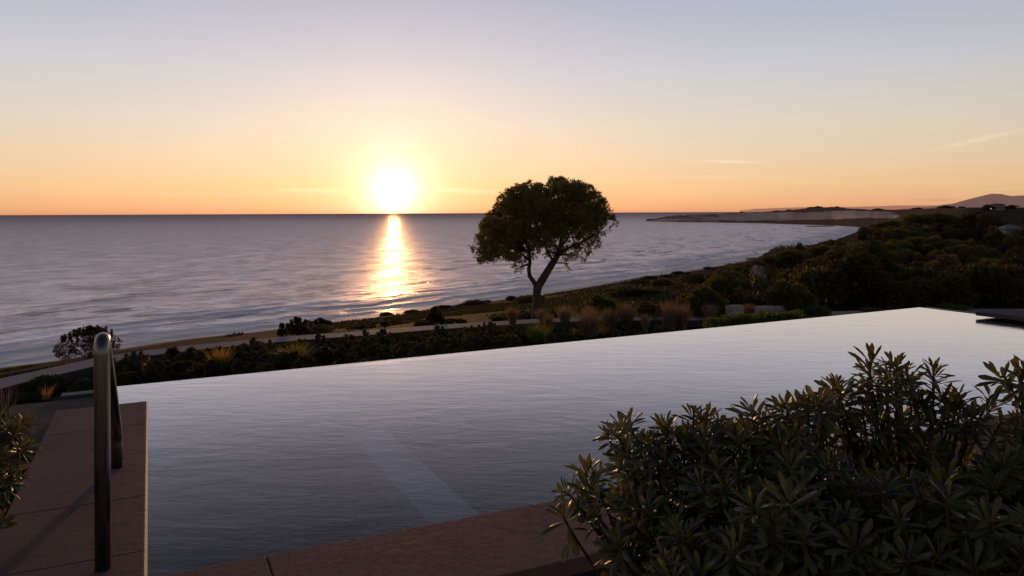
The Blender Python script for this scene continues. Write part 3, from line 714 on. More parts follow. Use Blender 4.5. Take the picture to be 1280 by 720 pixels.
# skyline trees the photo shows: (px x, top y, distance, kind index, scale)
sky_trees = [(1003,303,150,'b',.55),(1030,301,150,'d',.62),(1043,299,152,'d',.6),(1065,297,155,'b',.7),(1078,293,150,'l',.6),(1086,283,175,'d',.95),(1100,279,180,'d',1.0),(1115,275,185,'d',1.05),(1130,277,180,'b',1.1),(1148,267,190,'d',1.35),(1165,265.5,192,'d',1.4),(1180,268,190,'d',1.25),
  (1200,277,200,'b',1.0),(1212,268,190,'l',1.1),(1228,265,195,'l',1.15),(1240,265.5,190,'b',1.3),(1252,270,190,'l',1.0),(1276,279,150,'b',1.0),(1292,270,160,'l',1.1),(1320,268,170,'b',1.3),(1350,266,180,'d',1.3),(1245,283,140,'b',.9),(1262,300,125,'b',.75),(970,318,140,'s',1.2),(985,313,145,'b',.45),(950,325,140,'s',1.1)]
tot = 0
def gz_(x, y): return float(ground(x, y))
for (x, y, D_, k, s) in sky_trees:
    top = atY(x, y, D_); zg = gz_(top.x, D_); P_ = {'d': dome, 'b': broad, 'l': loose, 's': scrub}[k]; Hn = {'d': 6.9, 'b': 5.6, 'l': 8.6, 's': 2.1}[k]
    sz = max(.25, (top.z-zg+.3)/Hn); sz = min(sz, 2.2); sx = s
    place(P_[hr_.integers(len(P_))], (top.x, D_, top.z-Hn*sz), hr_.uniform(0,6.28), (sx, sx, sz)); taken.append((top.x, D_, 2.6*s)); tot += 1
    if top.z-Hn*sz > zg+.3: pass
for i in range(34):      # bushes right behind the pool's far corner
    x = 1000+i*9+hr_.uniform(-4,4); Yv = hr_.uniform(46, 62); a = ray(x, 380)[0]
    s = hr_.uniform(.75,1.25); kd = scrub if hr_.random() < .75 else broad
    if kd is broad: s *= .55
    place(kd[hr_.integers(3)], (a*Yv, Yv, gz_(a*Yv, Yv)-.1), hr_.uniform(0,6.28), (s, s, s*1.15)); taken.append((a*Yv, Yv, 1.0)); tot += 1
tries = 0
while tot < 380 and tries < 9000:
    tries += 1
    Yv = 44+(255-44)*hr_.random()**.8; u = hr_.uniform(.285, .86)
    if u < .335 and (Yv > 150): continue
    x = u*Yv
    if Yv < Yp(u)+3.5 or (.305 < u < .375 and Yv < 98): continue
    zg = gz_(x, Yv)
    ypx = 266-(zg-CAMZ)/Yv*F
    near = Yv < 85
    q = hr_.random()
    if near: kk_ = 's' if q < .55 else 'b'
    else: kk_ = 'd' if q < .42 else ('b' if q < .72 else ('l' if q < .84 else 's'))
    if 100 < Yv < 150 and .45 < u < .62 and q < .8: kk_ = 'd'
    s = {'d': hr_.uniform(.55,.85), 'b': hr_.uniform(.55,1.0), 'l': hr_.uniform(.5,.8), 's': hr_.uniform(.8,1.5)}[kk_]
    if near and kk_ == 'b': s = hr_.uniform(.45,.7)
    rad = {'d': 3.0, 'b': 2.6, 'l': 2.0, 's': 1.7}[kk_]*s
    if not free(x, Yv, rad*1.25): continue
    Hn = {'d': 6.9, 'b': 5.6, 'l': 8.6, 's': 2.1}[kk_]*s
    # keep under the skyline of the photo
    xx = 640+u*F; lim = np.interp(xx, [930,960,1000,1040,1075,1110,1150,1200,1240,1262,1275,1300], [336,322,310,303,298,280,270,272,270,292,284,272]) + hr_.uniform(-3, 4)
    ztop = CAMZ-(lim-264)/F*Yv
    if zg+Hn > ztop:
        sz = max(.3*s, s*(ztop-zg)/Hn)
        if ztop-zg < 1.0: continue
    else: sz = s
    P_ = {'d': dome, 'b': broad, 'l': loose, 's': scrub}[kk_]
    place(P_[hr_.integers(len(P_))], (x, Yv, zg-.1), hr_.uniform(0,6.28), (s, s*hr_.uniform(.9,1.1), sz)); taken.append((x, Yv, rad)); tot += 1
print('hill trees', tot, tries)
# undergrowth on the same hill: one mass
r = np.random.default_rng(77)
n = 26000; Yv = 44+(270-44)*r.random(n)**.75; u = r.uniform(.30,.9,n); x = u*Yv; z = ground(x, Yv)
mk = Yv > Yp(u)+2; p_ = np.c_[x, Yv, z][mk]
v, f = tufts(p_+r.normal(size=p_.shape)*[0,0,.35]+[0,0,.25], np.tile([0,0,1.], (len(p_),1)), 6, .34, .13, r, 1.0, .2)
o = link('undergrowth', npmesh('undergrowth', v, f), M_dark); tag(o, 'brown tangled undergrowth between the trees of the right hillside', 'undergrowth', kind='stuff')
# low scrub mat on the slope down to the beach
n = 60000; u = r.uniform(-.85,.36,n); y0 = Yp(u)+1.2; y1 = Ys(u)-22-30*(1-sst(u,0,.2)); Yv = y0+(y1-y0)*r.random(n)**1.5; x = u*Yv; z = ground(x, Yv)
dens = vnoise(x, Yv, 16, 4)*.6+vnoise(x, Yv, 4, 6)*.4+.30*sst(u, -.02, .2)-.13*(1-sst(u,-.36,-.2)); mk = (dens > .50)&(y1 > y0+3); p_ = np.c_[x, Yv, z][mk]
sc_ = np.clip(p_[:,1]/70, .5, 2.4)
v, f = tufts(p_+np.c_[np.zeros((len(p_),2)), .08*sc_*np.clip((p_[:,1]-20)/50,.2,1)*r.random(len(p_))], np.tile([0,0,1.], (len(p_),1)), 3, np.repeat(.09+.25*np.clip((p_[:,1]-28)/60,0,1), 3), .14*np.repeat(.4+.6*np.clip((p_[:,1]-28)/60,0,1), 3), r, 1.1, .3)
o = link('coastal_scrub', npmesh('coastal_scrub', v, f), M_dark); tag(o, 'low patchy coastal scrub covering the slope between path and beach', 'scrub', kind='stuff')

def hit(x, y, Y0):
    a, b = ray(x, y); u = a
    lo = max(4.0, float(edgeY(u))+.5)
    if Y0 > float(Yp(u))-.5: lo = float(Yp(u))+1.2
    Yv = lo
    while Yv < 200:
        if float(ground(a*Yv, Yv)) >= CAMZ+b*Yv: return Yv
        Yv += .1
    return Y0
# ---- individual bushes beyond the path ---------------------------------------
def bush_at(name, label, x, ybase, Y, wpx, hpx, seed, mat, L=.14, W_=.05, n=900, k=5, up=.4, group=None, cat='bush', shoots=0):
    r = np.random.default_rng(seed); Y = hit(x, ybase, Y); b = atY(x, ybase, Y); zg = gz_(b.x, Y); s = Y/F
    root = empty(name, (b.x, Y, zg), label=label, cat=cat, group=group)
    wd, H = wpx*s/2, max(hpx*s, .2)
    blobs = []; tb = Tubes()
    for i in range(14):
        a = r.uniform(0, 6.28); q = math.sqrt(r.random())*wd*.8; z = H*(.2+.58*(1-(q/wd)**2)*r.uniform(.4,1.1)); rr_ = min(wd, H)*r.uniform(.2,.36)
        blobs.append((q*math.cos(a), q*math.sin(a), z, rr_*1.1, rr_*1.1, rr_, 1)); tb.add([(0,0,-.1), (q*math.cos(a)*.4, q*math.sin(a)*.4, z*.5), (q*math.cos(a), q*math.sin(a), z)], [.03,.02,.012], 4)
    p, d = blob_pts(blobs, n, r, .5, 0)
    for i in range(shoots):
        a = r.uniform(0, 6.28); q = r.random()*wd*.9; z = H*(.55+.4*(1-(q/wd)**2)); hh = H*r.uniform(.15,.32)
        m_ = 26; q3 = np.c_[np.full(m_, q*math.cos(a)), np.full(m_, q*math.sin(a)), z+hh*np.linspace(0,1,m_)]+r.normal(size=(m_,3))*.02
        p = np.concatenate([p, q3]); d = np.concatenate([d, np.tile([0,0,.6], (m_,1))+r.normal(size=(m_,3))*.3])
    v, f = tufts(p, d, k, L, W_, r, .8, up)
    link('foliage', npmesh('foliage', v, f), mat, root); link('stems', tb.mesh(), M_twig, root); return root
bush_at('coastal_bush', 'bushy shrub with upright shoots beside the path behind the handrail', 112, 448, 29.5, 72, 32, 1, M_mid, .12, .042, 1300, shoots=50)
bush_at('coastal_bush', 'dark leafy bush beyond the path, right of the handrail bush, by the beach', 373, 420, 36.5, 30, 18, 2, M_mid, .12, .05, 700, shoots=14)
bush_at('coastal_bush', 'small spiky bush just left of the dark bush beyond the path', 353, 421, 36.2, 11, 13, 3, M_mid, .12, .05, 260, shoots=6)
bush_at('coastal_bush', 'yellow green bush beyond the path below the sun glitter', 544, 407, 41.5, 22, 18, 4, M_mid, .13, .05, 700, shoots=12)
bush_at('coastal_bush', 'small low bush beyond the path left of the yellow green bush', 481, 409, 40.5, 9, 9, 5, M_mid, .10, .04, 200)
bush_at('coastal_bush', 'low flat bush spreading left of the yellow green bush', 527, 407, 41.2, 18, 6, 6, M_mid, .11, .045, 350)
bush_at('coastal_bush', 'round dark bush right of the lone tree trunk beyond the path', 746, 398, 45, 44, 30, 7, M_ever, .16, .07, 1500)
bush_at('coastal_bush', 'low dark bush directly behind the lone tree trunk', 690, 396, 46, 26, 9, 8, M_ever, .14, .06, 500)
bush_at('coastal_bush', 'low bush just left of the lone tree trunk', 655, 398, 44.5, 22, 9, 9, M_ever, .14, .06, 450)
bush_at('coastal_bush', 'flat mat of bush left of the tall grass tufts beyond the path', 626, 402, 43.5, 26, 6, 10, M_ever, .12, .06, 400)
bush_at('coastal_bush', 'large rounded bush between the feather grasses and the beach hut', 876, 398, 50, 68, 38, 11, M_ever, .19, .08, 2000)
bush_at('coastal_bush', 'smaller rounded bush left of the large bush below the beach hut', 812, 398, 48, 34, 20, 12, M_mid, .16, .07, 800)
bush_at('coastal_bush', 'round green pine bush above the stone wall', 986, 392, 56, 56, 44, 13, M_ever, .22, .09, 2200)
bush_at('coastal_bush', 'brown bush between the stone wall and the rock outcrop', 938, 388, 58, 40, 14, 14, M_mid, .2, .08, 1000)
# small bushes on the slope to the beach
r = np.random.default_rng(12)
for i in range(46):
    while True:
        u = r.uniform(-.3,.34); Yv = Yp(u)+4+(Ys(u)*.72-Yp(u)-4)*r.random()**1.3
        if u > .02 or r.random() < .4: break
    place(scrub[r.integers(3)], (u*Yv, Yv, gz_(u*Yv, Yv)-.1), r.uniform(0,6), (r.uniform(.6,1.5)*(.5 if Yv < 60 else 1), r.uniform(.6,1.3)*(.5 if Yv < 60 else 1), r.uniform(.3,.6)*(.6 if Yv < 60 else 1.2)), 'low dark coastal bush on the slope between the path and the beach', group='bushes on the slope above the beach')

# ---- feather grasses ---------------------------------------------------------
def blades(r, n, H, spread, width, arch=.35, base=.08, seg=4):
    a = r.uniform(0, 2*math.pi, n); lean = r.random(n)**.8*spread; h = H*(.6+.42*r.random(n))
    b0 = np.c_[np.cos(a), np.sin(a), a*0]; root = b0*(base*r.random(n))[:,None]
    ts = np.linspace(0, 1, seg+1); wv = width*(1-ts**1.6)+width*.06
    side = np.c_[-np.sin(a+r.normal(size=n)*.6), np.cos(a+r.normal(size=n)*.6), a*0]; V = []
    for t_, w_ in zip(ts, wv):
        rad = lean*(t_*(1-arch)+arch*t_**2.2*1.4); z = h*(t_-.22*arch*t_**3*lean*2)
        c = root+b0*rad[:,None]*H; c[:,2] = z
        V.append(c-side*w_/2); V.append(c+side*w_/2)
    V = np.stack(V, 1).reshape(-1,3); k = 2*(seg+1); i = (np.arange(n)*k)[:,None]+np.arange(seg)[None,:]*2; i = i.ravel()
    return V, np.stack([i, i+1, i+3, i+2], 1)
def grass_at(name, label, x, ybase, Y, wpx, hpx, seed, mat=None, n=420, width=.022, arch=.3, group=None, cat='plant tuft'):
    r = np.random.default_rng(seed); Y = hit(x, ybase, Y); b = atY(x, ybase, Y); zg = gz_(b.x, Y); s = Y/F
    root = empty(name, (b.x, Y, zg-.02), label=label, cat=cat, group=group); H = hpx*s
    v, f = blades(r, n, H, wpx*s/2/H*1.0, width, arch, wpx*s*.22); link('blades', npmesh('blades', v, f), mat or M_grass, root)
    return root
G = [(641,411,36,17,26,'narrow feather grass tuft left of the lone tree trunk'),(679,404,37.5,22,20,'short feather grass tuft right in front of the lone tree trunk'),(686,420,35,14,30,'reddish feather grass tuft beside the bright green plant'),
 (706,404,38,24,24,'wispy feather grass tuft right of the lone tree trunk'),(738,421,34,36,38,'widest feather grass tuft at the centre of the bed'),(737,402,38.5,22,22,'feather grass tuft hidden behind the widest tuft'),(763,414,36,24,32,'feather grass tuft right of the widest tuft'),
 (783,410,37,26,34,'tall rounded feather grass tuft left of the narrow tuft'),(807,416,35.5,13,26,'narrow upright feather grass tuft in the middle of the row'),(838,412,36,30,38,'left one of the two tallest feather grass tufts'),(853,412,36.5,22,34,'right one of the two tallest feather grass tufts'),
 (888,404,38,22,24,'wispy feather grass tuft left of the stone wall'),(937,396,38,16,18,'feather grass tuft in front of the stone wall'),(958,398,38,18,12,'small feather grass tuft at the right of the stone wall')]
for i, (x, yb, Y_, w_, h_, lb) in enumerate(G): grass_at('feather_tuft_plant', lb, x, yb, Y_, w_, h_, 100+i, group=None, n=150+w_*9, width=.03)
grass_at('green_strap_plant', 'bright green strap leaved plant in the bed in front of the lone tree', 672, 428, 31.5, 44, 30, 130, M_grassg, 170, .05, .8, cat='plant')
grass_at('green_strap_plant', 'yellow green tuft in the bed just right of the bright green plant', 722, 423, 33, 20, 18, 131, M_grassg, 80, .045, .8, cat='plant')
grass_at('golden_tuft_plant', 'sunlit golden grass tuft in the bed right of the handrail', 276, 464, 24, 36, 36, 132, M_gold, 130, .035, .7, cat='plant tuft')
grass_at('golden_tuft_plant', 'sunlit golden tuft in the bed left of the sun glint', 370, 456, 25.5, 52, 32, 133, M_grassg, 260, .035, .8, cat='plant tuft')
grass_at('golden_tuft_plant', 'small green tuft at the pool edge right of the sun glint', 530, 443, 29, 20, 9, 134, M_grassg, 90, .03, .8, cat='plant tuft')
grass_at('golden_tuft_plant', 'small green tuft at the pool edge left of the bright green plant', 617, 435, 31, 22, 9, 135, M_grassg, 90, .03, .8, cat='plant tuft')
grass_at('golden_tuft_plant', 'tall thin dry grass tuft left of the handrail', 57, 500, 13, 24, 24, 136, M_gold, 50, .012, .6, cat='plant tuft')
grass_at('golden_tuft_plant', 'arching dry grass stalks at the left edge of the picture', 8, 512, 11, 50, 40, 137, M_grass, 40, .012, .9, cat='plant tuft')
grass_at('golden_tuft_plant', 'green plume grass tuft left of the stone wall', 900, 408, 33, 50, 34, 138, M_grassg, 26, .03, .9, cat='plant tuft')
grass_at('golden_tuft_plant', 'golden blade tuft beyond the pool near the dark slab', 1226, 393, 17, 10, 10, 139, M_gold, 20, .02, .7, cat='plant tuft')
grass_at('golden_tuft_plant', 'small golden tuft beyond the right end of the pool', 1212, 392, 17, 7, 7, 140, M_gold, 16, .02, .7, cat='plant tuft')

tg = np.random.default_rng(55)
for i, x in enumerate((186, 228, 308, 345, 428, 492, 520, 575, 606, 630, 660, 700, 755, 820)):
    e = float(np.interp(x, [150,640,860], [478,431,410]))
    grass_at('golden_tuft_plant', 'sparse backlit grass tuft scattered in the bed between pool and path', x, e-tg.uniform(0,9), 25, 22, tg.uniform(12,20), 160+i, [M_gold, M_grassg, M_grass][i%3], 60, .022, .7, group='sparse grass tufts scattered in the bed', cat='plant tuft')
# ---- flowering shrubs of the bed (small, pale blossoms) -------------------------
def flower_bush(x, ybase, Y, wpx, hpx, seed, label, group=None, mat=None, nf=26):
    root = bush_at('flowering_shrub', label, x, ybase, Y, wpx, hpx, seed, mat or M_rosy, .085, .05, 650, 5, group=group, shoots=5, cat='shrub')
    r = np.random.default_rng(seed+500); s = Y/F; wd, H = wpx*s/2, hpx*s+.1
    if nf:
        a = r.uniform(0,6.28,nf); q = np.sqrt(r.random(nf))*wd*.9; p = np.c_[q*np.cos(a), q*np.sin(a), H*(.45+.6*(1-(q/wd)**2)*r.random(nf))]
        v, f = tufts(p, np.tile([0,-.4,.8], (nf,1)), 6, .032, .028, r, 1, 0); link('blossoms', npmesh('blossoms', v, f), M_flower, root)
    return root
BEDG = 'dark flowering shrubs in the bed below the pool'
BL = 'low dark flowering shrub in the planted bed between the pool and the path'
beds = [(168,462,24,36,22),(196,468,22,44,18),(215,456,26,30,20),(238,458,25,36,22),(250,466,22.5,40,14),(300,456,26,34,22),(318,446,29,40,22),(335,460,25,36,16),(338,448,28,26,20),(400,436,31,22,18),(404,447,28,36,14),(412,440,30,22,14),(432,448,28.5,26,26),(447,450,27.5,34,16),(456,438,31,12,24),(470,449,28,34,18),(478,434,32.5,30,22),(462,456,26,40,8),(515,442,29.5,30,22),(507,446,29,26,16),(522,434,32,24,14),(548,428,33.5,28,20),(560,424,34.5,16,10),(590,436,30.5,32,26),(600,430,32,30,24),(612,424,33.5,26,20),(617,418,34.5,16,12),(636,430,31.5,14,10),(650,424,33,16,8),(705,424,32.5,22,14),(770,420,34,30,8),(792,418,34.5,26,8),(826,414,35,20,8)]
for i, (x, yb, Y_, w_, h_) in enumerate(beds): flower_bush(x, yb+3, Y_, w_, h_*.95, 200+i, BL, BEDG)
# denser second layer, all individuals of the same planting
r = np.random.default_rng(9)
for i in range(74):
    x = r.uniform(150, 400) if i < 44 else r.uniform(400, 640); e = np.interp(x, [150,640], [480,431]); tp = np.interp(x, [150,300,460,640], [452,434,421,410])
    yy = e+3-(e-tp)*r.random()**1.5; Yv = 20
    flower_bush(x, yy+4, Yv, r.uniform(24,44), min(r.uniform(9,18), max(6, (yy+4-tp)*1.0)), 300+i, BL, BEDG, mat=[M_rosy, M_mid, M_ever, M_rosy][i%4], nf=12)
# green ground cover hedge near the stone wall
gc = empty('hedge', (0,0,0), label='low bright green hedge along the pool edge in front of the stone wall', cat='hedge')
r = np.random.default_rng(31); bl_ = []
for i in range(80):
    x = r.uniform(884, 1000); b = atY(x, np.interp(x, [884,1000], [404,397])+r.uniform(-3,3), 31+r.uniform(-1.2,1.2)); s = r.uniform(.14,.26); bl_.append((b.x, b.y, b.z, s*1.4, s, s, 1))
link('foliage', bush_mesh('foliage', r, bl_, 5200, 4, .09, .045, shell=.5), M_green, gc)
link('stems', (lambda tb: ([tb.add([(b[0], b[1], gz_(b[0], b[1])-.1), (b[0]+.03, b[1], b[2])], [.03,.012], 4) for b in bl_[::2]], tb.mesh())[1])(Tubes()), M_twig, gc)
def mound(name, label, x, y, Y, wpx, hpx, seed, mat, cat='bush', L=.09, n=2200, W_=.045):
    r = np.random.default_rng(seed); Y = hit(x, y, Y); b = atY(x, y, Y); s = Y/F; zg = gz_(b.x, Y)
    root = empty(name, (b.x, Y, zg), label=label, cat=cat); wd = wpx*s/2; H = hpx*s; off_ = b.z-zg
    bl_ = [(r.uniform(-.6,.6)*wd, r.uniform(-.5,.5)*wd, 0, 0, 0, 0, 1) for _ in range(16)]
    bl_ = [(a, b_, off_+H*.55*(1-(a/wd)**2)*r.uniform(.6,1), wd*.36, wd*.36, H*.4, 1) for a, b_, *_ in bl_]
    link('foliage', bush_mesh('foliage', r, bl_, n, 4, L, W_, shell=.8), mat, root)
    tb = Tubes(); [tb.add([(a*.3, c*.3, -.1), (a, c, d)], [.03,.015], 5) for a, c, d, *_ in bl_]; link('stems', tb.mesh(), M_twig, root); return root
mound('round_bush', 'green mounded bush at the pool edge right of the stone wall', 1017, 394.5, 30, 44, 13, 51, M_green)
mound('round_bush', 'small green mound at the pool edge near its far corner', 1088, 391, 28, 26, 6, 52, M_green)
mound('round_bush', 'long green plant just behind the far right edge of the pool', 1192, 389, 18, 40, 9, 53, M_green, L=.06)
mound('cushion_plant', 'rounded grey cushion plant left of the handrail behind the deck', 59, 489, 15, 42, 22, 54, M_grey, 'plant', .05, 3000, .025)
mound('cushion_plant', 'dark cushion plant directly behind the handrail post', 108, 492, 14, 36, 20, 55, M_grey, 'plant', .05, 3000, .025)
mound('cushion_plant', 'low cushion plant nearest the left end of the deck', 28, 505, 12, 34, 14, 56, M_grey, 'plant', .05, 3000, .025)
mound('cushion_plant', 'flat cushion plant at the far corner of the left deck', 80, 502, 11, 30, 5, 57, M_grey, 'plant', .05, 1600, .025)

# ---- dry stone wall ---------------------------------------------------------
sw = stone_mat('dry_wall_stone', (.38,.30,.26,1), (.75,.62,.55,1), .9, 5, .02)
def drywall(label, x0, x1, yt0, yt1, yb, Y0, Y1, seed, rows):
    r = np.random.default_rng(seed); a = atY(x0, yt0, Y0); b = atY(x1, yt1, Y1); z0 = min(gz_(a.x, Y0), gz_(b.x, Y1))-.1; bm = bmesh.new()
    L = math.hypot(b.x-a.x, b.y-a.y); dx = Vector((b.x-a.x, b.y-a.y, 0)).normalized(); nn = Vector((-dx.y, dx.x, 0)); hh = (a.z-z0)/rows
    for k in range(rows):
        s = -r.random()*.2
        while s < L:
            w_ = r.uniform(.22,.6); s0, s1 = max(s, 0), min(s+w_-.015, L); s += w_
            if s1-s0 < .05: continue
            dz = r.uniform(-.01,.01); zz0 = z0+k*hh; zz1 = zz0+hh-.012+dz; ins = r.uniform(0,.04); pts = []
            P4 = [a.xy.to_3d()+dx*s0-nn*(.2-ins), a.xy.to_3d()+dx*s1-nn*(.2-ins), a.xy.to_3d()+dx*s1+nn*.2, a.xy.to_3d()+dx*s0+nn*.2]
            b2 = bmesh.new(); prism(b2, [(q.x, q.y) for q in P4], zz0, zz1)
            for v_ in b2.verts: v_.co += Vector(r.normal(size=3))*.008
            bevel(b2, .014, 1); mm = bpy.data.meshes.new('tmp'); b2.to_mesh(mm); b2.free(); bm.from_mesh(mm); bpy.data.meshes.remove(mm)
    o = link('stone_wall', bmm(bm), sw); tag(o, label, 'wall'); return o
drywall('taller pale dry stone wall block left of the lower wall beyond the pool', 906, 929, 381.5, 381.5, 398, 41, 41, 1, 7)
drywall('long lower pale dry stone wall right of the taller wall block', 945, 983, 383, 383.5, 396, 42.5, 43, 2, 6)

# ---- rock outcrop -----------------------------------------------------------
r = np.random.default_rng(8); bm = bmesh.new()
Yr = 92
for i in range(26):
    tt_ = r.random(); x = np.interp(tt_, [0,1], [929, 953])+r.uniform(-3,3); y = np.interp(tt_, [0,1], [374, 346])+r.uniform(-3,5)
    c = atY(x, y, Yr+r.uniform(-2,3)); s = r.uniform(.6,1.3)
    res = bmesh.ops.create_icosphere(bm, subdivisions=2, radius=1)
    for v_ in res['verts']:
        d = v_.co.copy(); k = 1+.45*(vnoise(d.x*3+i*7, d.z*3+d.y*2, .8, 3)-.5)*1.6
        v_.co = Vector((d.x*s*.7*k, d.y*s*.8*k, d.z*s*1.5*k))+c
o = link('rock_outcrop', bmm(bm), stone_mat('cliff_rock', (.12,.08,.062,1), (.46,.33,.26,1), .95, .9, .15))
tag(o, 'pale craggy rock outcrop at the left end of the wooded hill', 'rock')

# ------------------------------------------------------------------ buildings
def matplain(name, c1, c2, rough=.8, sc=2): return stone_mat(name, (*c1,1), (*c2,1), rough, sc, .01)
M_white = matplain('white_render', (.45,.45,.48), (.66,.66,.68)); M_cream = matplain('cream_render', (.26,.20,.16), (.40,.32,.25)); M_roof = matplain('tile_roof', (.10,.06,.045), (.18,.11,.08)); M_grr = matplain('grey_roof', (.22,.21,.22), (.36,.34,.35))
m, t, out = material('window_glass'); p = principled(t, (.02,.02,.025,1), .1); t.l(p.outputs[0], out.inputs[0]); M_glass = m
m, t, out = material('lit_window'); e = t.n('ShaderNodeEmission'); e.inputs[0].default_value = (1,.62,.30,1); e.inputs[1].default_value = 1.6; t.l(e.outputs[0], out.inputs[0]); M_lit = m
def cube(x0, x1, y0, y1, z0, z1):
    bm = bmesh.new(); prism(bm, [(x0,y0),(x1,y0),(x1,y1),(x0,y1)], z0, z1); bmesh.ops.recalc_face_normals(bm, faces=bm.faces); return bmm(bm)
def gable(x0, x1, y0, y1, z0, h, ov=.3):
    bm = bmesh.new(); ym = (y0+y1)/2; P = [(x0-ov,y0-ov,z0),(x1+ov,y0-ov,z0),(x1+ov,y1+ov,z0),(x0-ov,y1+ov,z0),(x0-ov,ym,z0+h),(x1+ov,ym,z0+h)]
    v = [bm.verts.new(q) for q in P]
    for q in ((0,1,5,4),(2,3,4,5),(0,4,3),(1,2,5),(0,3,2,1)): bm.faces.new([v[i] for i in q])
    return bmm(bm)
def building(name, label, x, ybase, Y, boxes, wallm, roofm, wins, gab=False, rz=0):
    b = atY(x, ybase, Y); z = gz_(b.x, Y); root = empty(name, (b.x, Y, min(z, b.z)), rz, label, 'building')
    for (x0, x1, y0, y1, h) in boxes:
        link('wall', cube(x0, x1, y0, y1, -1, h), wallm, root)
        if gab: link('roof', gable(x0, x1, y0, y1, h+.003, 1.3), roofm, root)
        else: link('roof', cube(x0-.15, x1+.15, y0-.15, y1+.15, h+.003, h+.22), roofm, root)
    for (wx, wz, ww, wh, yf_, mm) in wins: link('window', cube(wx, wx+ww, yf_-.04, yf_-.005, wz, wz+wh), mm, root)
    return root
building('beach_hut', 'low white flat roofed building at the edge of the beach, nearest of the shore', 864, 348, 272, [(-4.5,2.0,0,4,2.2), (2.2,5.0,-.5,3.5,2.7), (-7,-4.7,.5,3,1.2)], M_white, M_white, [(-3.6,.6,1.0,.9,0,M_glass), (-1.6,.2,.9,1.7,0,M_glass), (3.0,.9,.8,.8,-.5,M_glass)], rz=.3)
building('beach_hut', 'pale low shed on the shore just below the rock outcrop', 924, 335, 330, [(-5,-1,0,3,1.6), (-.5,4.5,0,3,1.3)], M_grr, M_grr, [(-4,.3,.9,1.0,0,M_glass)], rz=.3)
building('beach_hut', 'small grey shed on the shore at the foot of the wooded hill', 949, 328, 372, [(-6,2,0,3,2.2), (2.5,6,0,3,1.6)], M_grr, M_grr, [(-3,.3,1,1,0,M_glass)], rz=.3)
building('hilltop_house', 'cream house with tiled roof on the skyline ridge at the right', 1250, 262.5, 600, [(-4,4.5,0,8,4.2), (-9,-4.2,1,7,2.6)], M_cream, M_roof, [(-7.5,.8,1.6,1.4,1,M_lit), (-2,1.6,1,1.2,0,M_glass), (1.6,1.6,1,1.2,0,M_glass)], True)
rt = empty('domed_building', atY(1262, 300, 165), label='pale building with a low hipped roof half hidden among the trees at right', cat='building')
rt.location.z = gz_(rt.location.x, 165)-.2
htop = float((atY(1262, 281, 165)-rt.location).z)
link('wall', cube(-1.9,2.2,-1.5,2, -1, htop-.9), M_cream, rt)
bm = bmesh.new(); vv = [bm.verts.new(q) for q in ((-2.3,-1.9,htop-.9),(2.6,-1.9,htop-.9),(2.6,2.4,htop-.9),(-2.3,2.4,htop-.9),(-.5,.2,htop),(.8,.2,htop))]
for q in ((0,1,5,4),(1,2,5),(2,3,4,5),(3,0,4),(0,3,2,1)): bm.faces.new([vv[i] for i in q])
link('roof', bmm(bm), M_grr, rt)
# ridge trees by the hilltop house and along the far ridge
r = np.random.default_rng(15)
ridge = [(1237,255.5,600,'b',1.25),(1262,256,600,'b',1.2),(1268,256.5,610,'d',1.0),(1232,258.5,590,'b',.9)]
for (x, y, D_, k, s) in ridge:
    top = atY(x, y, D_); zg = gz_(top.x, D_); Hn = {'b': 5.6, 'd': 6.9}[k]; sz = max(.4, (top.z-zg)/Hn)
    place({'b': broad, 'd': dome}[k][r.integers(3)], (top.x, D_, top.z-Hn*sz), r.uniform(0,6), (s*1.3, s*1.3, sz), {1237: 'dark tree just left of the hilltop house', 1262: 'dark tree just right of the hilltop house', 1268: 'farther dark tree right of the hilltop house', 1232: 'lower bush left of the hilltop house'}[x], group='trees around the hilltop house')
hdx = [(986,1),(1013,1.2),(1017,1),(912,.8),(927,.9),(945,.7),(970,.8),(1021,1.3),(1026,1.1),(1046,.8),(1094,1),(1099,1.1),(1104,.7),(1146,1.2),(1178,1.4),(1184,1.5),(1189,1.1),(1203,1),(1290,1)]
for x, s in hdx:
    i = int(np.argmin(abs(xs-x))); q = V[i][6]
    place(broad[r.integers(3)], (q[0], q[1], q[2]-1.5), r.uniform(0,6), (2.4*s, 1.8*s, .62*s), 'tiny dark tree on the ridge of the distant headland', group='trees on the ridge of the headland')
# jetty in the bay
j0 = atY(1030, 283.4, 1120); bm = bmesh.new(); prism(bm, [(j0.x, 1180), (j0.x+52, 1200), (j0.x+52, 1208), (j0.x, 1188)], -1, 1.3)
o = link('jetty', bmm(bm), M_roof); tag(o, 'long low dark jetty in the distant bay', 'jetty')

# ------------------------------------------------------------------ foreground leathery shrubs
def leaf_template(nr=6):
    ts = np.linspace(0, 1, nr); wd = np.array([.10,.30,.62,.92,1.0,.35]); out_ = []
    for t_, w_ in zip(ts, wd):
        z = -.22*t_**2                       # tip bends back
        for sgn in (-1, -.5, 0, .5, 1): out_.append((t_, sgn*w_*.5, z+(.0 if sgn == 0 else (.05*w_ if abs(sgn) == .5 else -.02*w_))))
    return np.array(out_)                    # x along, y across (unit width), z normal
LT = leaf_template(); LF = grid(6, 5)
def leaves3d(pos, dirs, ups, L, W_, curl):
    n = len(pos); dirs = unit(dirs); side = unit(np.cross(dirs, ups)); nor = np.cross(side, dirs)
    X_ = LT[None,:,0]*L[:,None]; Y_ = LT[None,:,1]*W_[:,None]; Z_ = LT[None,:,2]*L[:,None]*np.where(LT[None,:,1] == 0, 1, 1)*curl[:,None]
    v = pos[:,None,:]+dirs[:,None,:]*X_[...,None]+side[:,None,:]*Y_[...,None]+nor[:,None,:]*Z_[...,None]
    f = (np.arange(n)*len(LT))[:,None,None]+LF[None]; return v.reshape(-1,3), f.reshape(-1,4)
M_pit, t, out = material('leathery_leaf')
